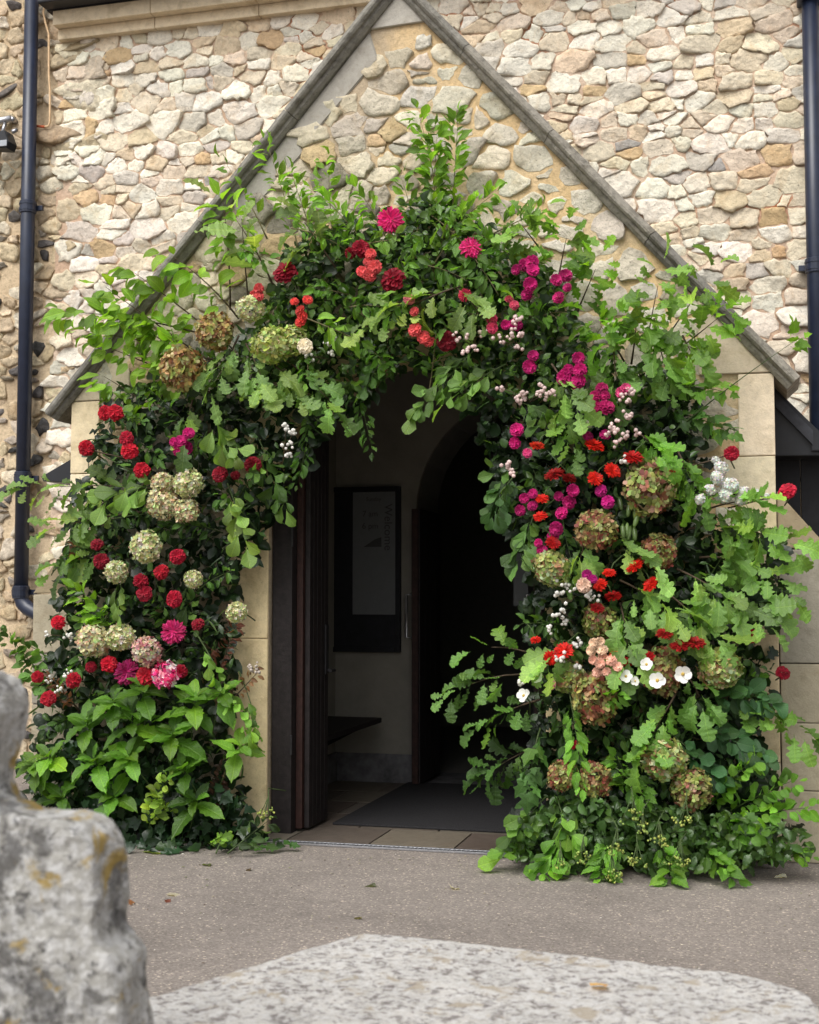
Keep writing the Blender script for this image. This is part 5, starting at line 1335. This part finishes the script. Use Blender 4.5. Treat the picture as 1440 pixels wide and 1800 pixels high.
for x, y, r, c, lab in DA:
    Yd = -.40
    if 'stalk' in lab: Yd = -.42
    if 'shade' in lab or 'tiny' in lab or 'hidden' in lab: Yd = -.34
    rt = bloom('dahlia', 'dahlia', 'dahlia', x, y, r, lab, c, Y=Yd - (.04 if x < 350 else .02))
    if 'stalk' in lab or 'above the frothy' in lab:
        o = MB(); s = 1 if x < 700 else -1
        o.tube([(0, .01, 0), (s * .1, .03, -.03), (s * .28, .08, -.07)], .004, 5); o.build('stalk', M['twig'], rt, True)
for x, y, r, c, lab in ((687,387,22,(.62,.012,.13),'magenta aster standing at the top of the arch crown'), (828,437,20,(.62,.02,.15),'flat pink bloom at the right of the arch crown'), (305,1111,21,(.45,.012,.10),'magenta aster on the left pillar beside the pink tinged hydrangea'), (224,1182,22,(.28,.006,.07),'dark magenta aster in the row above the hydrangea leaves'), (818,519,12,(.5,.02,.06),'small pinkish red bloom under the arch crown')):
    bloom('aster', 'aster', 'aster', x, y, r, lab, c, Y=-.42, scale=(1, 1, .8))
bloom('sweet_william', 'flower', 'hy_swt', 292, 1187, 25, 'pink and white flower cluster right of the large crimson dahlia', (1, 1, 1), Y=-.46)
def spray(pts, r, col, label, Y=-.44, name='spray_rose', group=None):
    cx = sum(p[0] for p in pts) / len(pts); cy = sum(p[1] for p in pts) / len(pts)
    c = at(cx, cy, Y + .10); root = empty(name, c, label, 'rose', group)
    for x, y in pts:
        p = at(x, y, Y + FR.uniform(-.03, .03)); rr = r * FR.uniform(.85, 1.12) * (p - CAM).dot(FWD) / FPX
        b = bpy.data.objects.new('bloom', FR.choice(PM['rose'])); COL.objects.link(b); b.parent = root; b.location = p - c
        b.rotation_mode = 'QUATERNION'; d = Vector((FR.uniform(-.5, .6), -1, FR.uniform(-.2, .6))); b.rotation_quaternion = q_face(d.normalized(), FR.uniform(0, 6))
        b.scale = (rr, rr, rr); v = FR.uniform(.75, 1.2); rr *= FR.uniform(.8, 1.05); b.scale = (rr, rr, rr * FR.uniform(.8, 1.1)); b.color = (min(1, col[0] * v), col[1] * v, col[2] * v, 1)
        mb = MB(); mb.tube([p - c, (p - c) * .5 + Vector((0, .05, -.01)), Vector((0, .10, 0))], .003, 5); mb.build('stem', M['stem'], root, True)
    return root
SP = [
 ([(306,777),(318,776),(332,762),(315,792),(330,787),(328,801)],10,MAG,'magenta spray roses above the group of four cream hydrangeas'),
 ([(652,447),(648,461),(660,470)],10,CORAL,'coral spray roses touching the crimson dahlia at the crown'),
 ([(637,478),(649,485),(652,474)],10,CORAL,'coral spray roses left of the deep crimson ball dahlia'),
 ([(456,508),(447,518),(456,522)],9,CORAL,'coral spray roses directly above the cream hydrangea at upper left'),
 ([(518,531),(541,528),(529,547),(533,557),(529,567)],10,(.62,.06,.05),'orange red spray roses on the left shoulder'),
 ([(729,548)],9,CORAL,'single coral rose under the pale oak leaves at the crown'),
 ([(730,580),(745,593),(756,602)],10,CORAL,'row of three coral rose buds above the doorway'),
 ([(719,527)],9,(.7,.2,.22),'single pale pink rose right below the deep crimson ball dahlia'),
 ([(908,474),(922,466),(936,462),(937,476)],11,MAG,'uppermost magenta spray roses on the right shoulder'),
 ([(932,500),(927,519)],11,MAG,'two magenta roses one above the other on the right shoulder'),
 ([(977,493),(994,485),(998,506),(983,524)],10,(.45,.02,.14),'magenta spray roses beside the yellow green oak leaves'),
 ([(895,527),(904,537)],8,(.6,.08,.14),'two small pink roses below the pair of magenta roses'),
 ([(866,562),(866,577)],11,(.72,.07,.17),'two bright pink roses one above the other, over the doorway'),
 ([(889,571),(907,572)],10,MAG,'two dark magenta roses among the snowberries'),
 ([(937,626),(931,645)],11,MAG,'two magenta roses above the white snowberry bunch'),
 ([(1017,630),(1000,651),(1021,651),(993,664),(1017,672)],12,MAG,'magenta spray roses, uppermost large bunch of the right pillar'),
 ([(1058,684),(1047,697),(1063,696),(1050,717),(1066,717)],11,(.38,.01,.10),'dark magenta spray roses beside the snowberry sprig'),
 ([(1092,690),(1100,683)],10,(.55,.06,.18),'pink roses at the right of the dark magenta bunch'),
 ([(909,756),(906,779)],11,MAG,'two magenta roses one above the other at the doorway edge'),
 ([(927,797)],10,(.6,.06,.2),'single pink rose beside the scarlet flower at the doorway edge'),
 ([(1033,768),(1064,765)],10,(.36,.01,.12),'two shaded magenta roses above the scarlet flowers'),
 ([(982,873),(1007,862),(1001,883),(988,903)],11,MAG,'magenta spray roses left of the russet hydrangea'),
 ([(922,876),(937,868),(937,890),(915,897)],9,MAG,'magenta spray roses at the doorway edge level with the mophead'),
 ([(1057,863),(1069,883)],11,(.50,.015,.20),'two bright violet pink roses left of the largest mophead'),
 ([(978,929),(972,943)],11,MAG,'two magenta roses left of the russet hydrangea, lower'),
 ([(947,955),(953,968)],9,MAG,'two magenta rose buds above the green hydrangea'),
 ([(1032,1010),(1042,1018)],9,(.38,.01,.16),'two violet pink roses above the single cream rose'),
 ([(1027,1029)],12,(.78,.55,.42),'single cream rose above the white snowberries'),
 ([(1045,1131),(1055,1128),(1040,1144),(1059,1143)],10,(.72,.52,.36),'pale cream rosebuds at the top of the peach bunch'),
 ([(1060,1156),(1055,1165),(1043,1160),(1067,1181),(1086,1172),(1050,1182),(1075,1162)],9,PEACH,'peach spray roses below the cream rosebuds'),
 ([(970,1205)],9,(.55,.25,.22),'single dusty pink rose near the doorway, low on the right pillar'),
 ([(537,609)],12,(.80,.72,.55),'single white rose bud on the lime green hydrangea'),
]
for pts_, r, c, lab in SP: spray(pts_, r, c, lab, Y=-.56 if ('peach' in lab or 'cream' in lab) and pts_[0][0] > 860 else -.48 if pts_[0][0] > 860 else -.45)
def scarlet(x, y, r, label, arch=True, Y=-.46, col=SCAR):
    p = at(x, y, Y); rr = .9 * r * (p - CAM).dot(FWD) / FPX
    root = empty('scarlet_flower', p, label, 'flower')
    d = Vector((FR.uniform(-.5, .5), -.55, FR.uniform(.3, 1.0))).normalized()
    h = bpy.data.objects.new('flower_head', FR.choice(PM['scarlet'])); COL.objects.link(h); h.parent = root; h.rotation_mode = 'QUATERNION'
    h.rotation_quaternion = q_face(d, FR.uniform(0, 6)); h.scale = (rr, rr, rr * 1.2); h.color = (*col, 1)
    mb = MB(); s = FR.choice((-1, 1))
    mb.tube([(0, .01, 0), (s * .02, .02, .05), (s * .06, .06, .09), (s * .11, .14, .07)], .0032, 5, None); mb.build('stem', M['stem'], root, True)
DKR = (.30, .010, .010)
for x, y, r, lab, c in (
 (1045,785,20,'scarlet flower with arching stem under the shaded magenta roses',SCAR), (1076,828,17,'scarlet flower left of the largest mophead hydrangea',SCAR), (1046,842,16,'flat scarlet flower below left of its neighbour by the mophead',SCAR),
 (1112,806,20,'dark red flower touching the top of the largest mophead',(.42,.010,.008)), (975,836,20,'dark red flower left of the scarlet group',DKR), (944,785,15,'orange red flower between the magenta roses at the doorway edge',(.5,.03,.008)), (1000,842,14,'dark red flower deep among leaves left of the scarlet group',DKR),
 (1185,826,11,'small dark red flower right of the largest mophead',DKR), (953,878,13,'scarlet flower beside the magenta roses at the doorway edge',SCAR), (950,909,14,'scarlet flower above the green hydrangea',SCAR), (972,955,15,'red flower touching the lower magenta roses',(.4,.01,.01)),
 (1071,1008,13,'scarlet flower left of its pair in the middle of the right pillar',SCAR), (1117,997,19,'large scarlet flower with arching stems in the middle of the right pillar',SCAR), (1145,1028,17,'scarlet flower nearest the broad pale oak leaves',SCAR), (1056,1029,15,'scarlet flower right of the single cream rose',SCAR), (1078,1050,17,'red flower behind the small oak leaves',(.45,.012,.01)), (1050,1070,14,'dark red flower above the dull hydrangea',DKR),
 (1168,1116,17,'dark red flower left of the dark red row',DKR), (1195,1136,20,'dark red flower at the left of the shaded row',DKR), (1222,1132,20,'dark red flower at the right of the shaded row',DKR), (942,1126,11,'small scarlet flower hanging over the doorway',SCAR), (992,1145,19,'scarlet flower above the pale oak tip at the doorway edge',SCAR), (968,1158,16,'scarlet flower left of the one above the oak tip',SCAR), (953,1172,10,'small red flower lowest of three by the doorway',(.45,.012,.01)),
 (1083,1155,14,'scarlet flower right of the cream rosebuds',SCAR), (1098,1165,14,'red flower right of the peach roses',(.42,.01,.01)), (1140,1158,15,'red flower above the left white anemone',(.42,.01,.015)), (1083,1196,14,'scarlet flower below the peach roses',SCAR), (1010,1310,10,'small dark pink red flower above the low hydrangeas',(.40,.012,.03)),
): scarlet(x, y, r, lab, col=c, Y=-.58 if 'row' in lab else -.50 if 'deep' not in lab and 'behind' not in lab else -.42)
# white anemones: separate petals and a yellow eye
pm = MB(); 
for i, (t, wd) in enumerate([(0, .10), (.3, .36), (.62, .50), (.88, .38), (1, .16)]):
    for y in (-1, 0, 1): pm.v.append((t, wd * y, .18 * t * t + .10 * abs(y) * wd)); pm.t.append((1, 1, 1))
for i in range(4):
    for j in range(2): a = i * 3 + j; pm.f.append((a, a + 3, a + 4, a + 1))
PET = pm.mesh('flower_petal', M['petal'], True)
em = MB(); ico(em, (0, 0, 0), 1, (1, 1, 1)); EYE = em.mesh('flower_eye', M['petal'], True)
for x, y, r, lab in ((1137,1168,14,'white anemone at the left, above the others'), (1100,1189,14,'white anemone seen from the side below the peach roses'), (1156,1196,18,'white anemone with drooping petals in the middle of the group'), (1200,1185,19,'white anemone with open round face furthest right'), (921,1223,15,'white anemone at the doorway edge'), (1117,1197,10,'small half open white anemone between two larger ones'), (945,1190,13,'white bloom beside the pale oak tip at the doorway edge')):
    p = at(x, y, -.57); rr = .86 * r * (p - CAM).dot(FWD) / FPX; root = empty('anemone', p, lab, 'anemone')
    d = Vector((FR.uniform(-.4, .4), -1, FR.uniform(-.1, .5))).normalized(); q = q_face(d, FR.uniform(0, 6))
    for k in range(5):
        o = bpy.data.objects.new('petal', PET); COL.objects.link(o); o.parent = root; o.rotation_mode = 'QUATERNION'
        o.rotation_quaternion = q @ Quaternion((0, 0, 1), k * 1.2566 + FR.uniform(-.12, .12)) @ Quaternion((0, 1, 0), FR.uniform(-.45, .1)); o.scale = (rr, rr, rr); o.color = (.83, .82, .77, 1)
    o = bpy.data.objects.new('eye', EYE); COL.objects.link(o); o.parent = root; o.scale = (rr * .22,) * 3; o.location = d * rr * .1; o.color = (.6, .42, .10, 1)
    stem_to(root, .18, .003, 'stem', .12)
# snowberries
def berries(x, y, wpx, hpx, n, label, col, Y=-.44, br=.011, tone=None):
    p = at(x, y, Y); s = (p - CAM).dot(FWD) / FPX; root = empty('snowberry_sprig', p, label, 'snowberry')
    mb = MB(); st = MB()
    ncl = max(2, n // 5); cl = [(FR.uniform(-.5, .5) * wpx * s, FR.uniform(-.06, .04), FR.uniform(-.5, .5) * hpx * s) for _ in range(ncl)]
    for i in range(n):
        c = cl[i % ncl]; q = (c[0] + FR.gauss(0, .013), c[1] + FR.gauss(0, .012), c[2] + FR.gauss(0, .012))
        v = FR.uniform(.85, 1.05); ico(mb, q, br * FR.uniform(.7, 1.15), tuple(k * v for k in col))
    for c in cl: st.tube([(0, .10, -.02), (c[0] * .5, .05 + c[1] * .5, c[2] * .5), c], .0022, 4)
    mb.build('berry_cluster', M['petal_soft'], root, True); st.build('stem', M['twig'], root, True)
BW, BP = (.80, .78, .72), (.78, .60, .56)
for a in ((925,696,85,30,44,'dense white snowberry bunch above the doorway edge of the right pillar',BP), (828,600,60,46,26,'pinkish snowberries hanging over the top of the doorway',BP), (905,567,44,34,18,'snowberries between the dark magenta roses',BP), (906,603,60,24,20,'snowberries above the two magenta roses near the doorway',BP), (1098,735,56,60,26,'pinkish snowberry sprig right of the dark magenta roses',BP), (1100,690,30,30,14,'pinkish snowberries touching the pink roses',BP), (893,823,40,24,16,'snowberries at the doorway edge level with the scarlet flowers',BP), (1096,808,22,30,12,'white snowberries beside the dark red flower',BW), (1032,748,26,20,10,'greenish white snowberries above the shaded magenta roses',(.7,.72,.5)), (1092,770,40,40,16,'pinkish snowberries above the dark red flower',BP),
 (980,1035,64,36,24,'white snowberries left of the single cream rose',BW), (1030,1056,28,22,14,'bright white snowberries right below the single cream rose',BW), (1005,1090,56,36,18,'white snowberries right of the doorway handles',BW), (966,1104,16,14,6,'small white snowberry cluster hanging over the doorway',BW), (1020,1120,30,24,10,'white snowberries left of the cream rosebuds',BW), (1010,1165,70,50,18,'white snowberries left of the peach roses',BW), (925,1195,24,16,8,'white snowberries above the anemone at the doorway edge',BW),
 (570,620,90,50,26,'white snowberries in shade right of the white rose bud',BW), (490,790,60,90,24,'white snowberries near the left edge of the doorway',BW), (110,1120,60,30,18,'tiny white flowers above the gravestone',BW), (100,1195,50,40,18,'tiny white flowers beside the red dahlias behind the gravestone',BW), (445,1180,60,40,14,'pale seed specks in front of the left jamb',(.55,.48,.42))):
    x, y, wd, hd, n, lab, c = a
    berries(x, y, wd, hd, n, lab, c, Y=-.50 if 'shade' not in lab else -.36, br=.009 if 'tiny' in lab or 'seed' in lab else .0115)
# frothy white blossom: one large panicle
p = at(1275, 858, -.44); fb = empty('white_blossom', p, 'frothy white blossom spray across the right quoin', 'blossom')
s = (p - CAM).dot(FWD) / FPX
for dx, dy, r in ((-6,-36,15),(-12,-18,17),(8,-4,18),(-26,4,15),(30,8,15),(0,14,16),(52,12,12),(-42,20,13),(26,22,12),(70,16,8),(-16,-50,9)):
    o = bpy.data.objects.new('panicle', FR.choice(PM['froth'])); COL.objects.link(o); o.parent = fb
    o.location = (dx * s, FR.uniform(-.03, .03), -dy * s); o.rotation_euler = (math.pi / 2 + FR.uniform(-.3, .3), FR.uniform(-.4, .4), FR.uniform(0, 6)); o.scale = (r * s * .9,) * 3; o.color = (.9, .9, .88, 1)
mb = MB(); mb.tube([(-.22, .12, -.12), (-.05, .05, -.02), (.2, .02, -.04)], .006, 5); mb.build('stem', M['twig'], fb, True)
# green seed umbels hanging at the foot of the right pillar
for i, (x, y, lab) in enumerate(((1112,1432,'green seed head hanging highest below the raspberry sprig'), (1130,1455,'green seed head beside the highest one'), (1085,1488,'green seed head hanging at the left of the group'), (1158,1475,'green seed head hanging at the centre of the group'), (1206,1440,'green branching seed head under the lowest hydrangea'), (1196,1512,'green seed head nearest the ground on the right'), (985,1522,'green seed head lying on the tarmac at the left'), (1025,1505,'green seed head low beside the wedge leaves'), (1075,1535,'green seed head touching the tarmac in the middle'), (470,1430,'green seed head at the foot of the left jamb'), (1120,1515,'green seed head low below the left one of the group'))):
    p = at(x, y, -.70 if x > 600 else -.45, .05); root = empty('seed_umbel', p, lab, 'seed umbel'); mb = MB(); st = MB()
    for k in range(7):
        q = Vector((FR.gauss(0, .022), FR.gauss(0, .018), FR.uniform(-.03, .02)))
        for j in range(5): ico(mb, q + Vector((FR.gauss(0, .008), FR.gauss(0, .008), FR.gauss(0, .005))), FR.uniform(.004, .0075), (.34 * FR.uniform(.8, 1.2), .42, .10))
        st.tube([(0, .015, .085), (q.x * .5, q.y * .5, .03), q], .0022, 4)
    st.tube([(0, .015, .085), (FR.uniform(-.03, .03), .07, .12), (FR.uniform(-.05, .05), .14, .10)], .003, 5)
    mb.build('seeds', M['petal'], root, True); st.build('stem', M['stem'], root, True)
# green pods beside the largest mophead
p = at(1105, 895, -.47); root = empty('seed_pods', p, 'bunch of smooth green pods left below the largest mophead', 'pods')
for k in range(11):
    mb = MB(); dx, dz = FR.uniform(-.085, .06), FR.uniform(-.09, .07)
    d = Vector((FR.uniform(-.4, .4), -.3, -1)).normalized() * .075; c = Vector((dx, FR.uniform(-.03, .03), dz))
    mb.tube([c, c + d * .25, c + d * .6, c + d * .9, c + d], [.004, .012, .013, .009, .002], 7); o = mb.build('pod', M['leaf'], root, True); o.color = (.13, .20, .06, 1)

# ------------------------------------------------------------------ litter
def scrap(name, x, y, z, size, label, cat, col, kind='rnd', mat=None):
    p = onZ(x, y, z); o = bpy.data.objects.new(name, R.choice(LK[kind])); COL.objects.link(o)
    o.location = (p.x, p.y, z + .006); o.rotation_euler = (R.uniform(-.25, .25), R.uniform(-.15, .15), R.uniform(0, 6)); o.scale = (size,) * 3; o.color = (*col, 1); tag(o, label, cat)
scrap('fallen_petal', 800, 1565, 0, .06, 'white petal lying on the tarmac in front of the doorway', 'petal', (.75, .74, .70))
scrap('fallen_petal', 1383, 1544, 0, .07, 'white petal lying on the tarmac at the far right', 'petal', (.78, .77, .75))
scrap('fallen_petal', 1362, 1510, 0, .07, 'white petal among the leaves at the foot of the buttress', 'petal', (.78, .77, .75))
scrap('fallen_petal', 297, 1497, 0, .05, 'white petal at the foot of the left pillar', 'petal', (.78, .77, .75))
scrap('fallen_petal', 294, 1574, 0, .06, 'cream petal on the tarmac beside the gravestone', 'petal', (.6, .55, .42))
scrap('fallen_leaf', 293, 1584, 0, .035, 'tiny red brown leaf on the tarmac beside the cream petal', 'leaf', (.16, .05, .03))
scrap('fallen_leaf', 250, 1499, 0, .12, 'light green leaf fallen on the tarmac at the left pillar foot', 'leaf', (.22, .30, .05), 'ovate')
scrap('fallen_leaf', 368, 1524, 0, .09, 'thin dull leaf on the tarmac before the left pillar', 'leaf', (.12, .14, .06), 'dog')
scrap('fallen_leaf', 440, 1529, 0, .05, 'small brown leaf on the tarmac before the left jamb', 'leaf', (.10, .07, .04), 'dog')
scrap('fallen_leaf', 661, 1560, 0, .12, 'dull grey green leaf on the tarmac before the drain', 'leaf', (.12, .13, .08), 'dog')
scrap('fallen_leaf', 636, 1617, 0, .05, 'pale scrap of leaf on the tarmac behind the tomb corner', 'leaf', (.34, .30, .16), 'dog')
scrap('fallen_leaf', 987, 1547, 0, .10, 'pale green leaf fallen at the foot of the right pillar', 'leaf', (.22, .28, .10), 'ovate')
scrap('fallen_leaf', 231, 1592, 0, .07, 'orange brown leaf on the tarmac at the gravestone edge', 'leaf', (.28, .12, .05), 'dog')
scrap('fallen_leaf', 1066, 1739, ZS + .004, .045, 'dry tan leaf lying on the speckled tomb slab', 'leaf', (.55, .38, .24), 'rnd')
mb = MB(); rr_ = random.Random(3)
for k in range(420):
    x, y = rr_.uniform(220, 1440), rr_.uniform(1500, 1720); p = onZ(x, y, 0); s = rr_.uniform(.003, .008); a = rr_.uniform(0, 6)
    if k > 300: p = onZ(rr_.uniform(230, 1440), rr_.gauss(1512, 18), 0); s *= 1.7
    c, sn = math.cos(a) * s, math.sin(a) * s
    mb.add([(p.x + c, p.y + sn, .004), (p.x - sn * .5, p.y + c * .5, .007), (p.x - c, p.y - sn, .004), (p.x + sn * .5, p.y - c * .5, .006)], [(0, 1, 2, 3)], rr_.choice([(.5, .45, .35), (.34, .30, .2), (.14, .10, .07), (.2, .22, .1), (.6, .56, .5)]))
tag(mb.build('path_litter', M['petal']), 'tiny scraps of leaf and grit scattered over the tarmac', 'litter', kind='stuff')
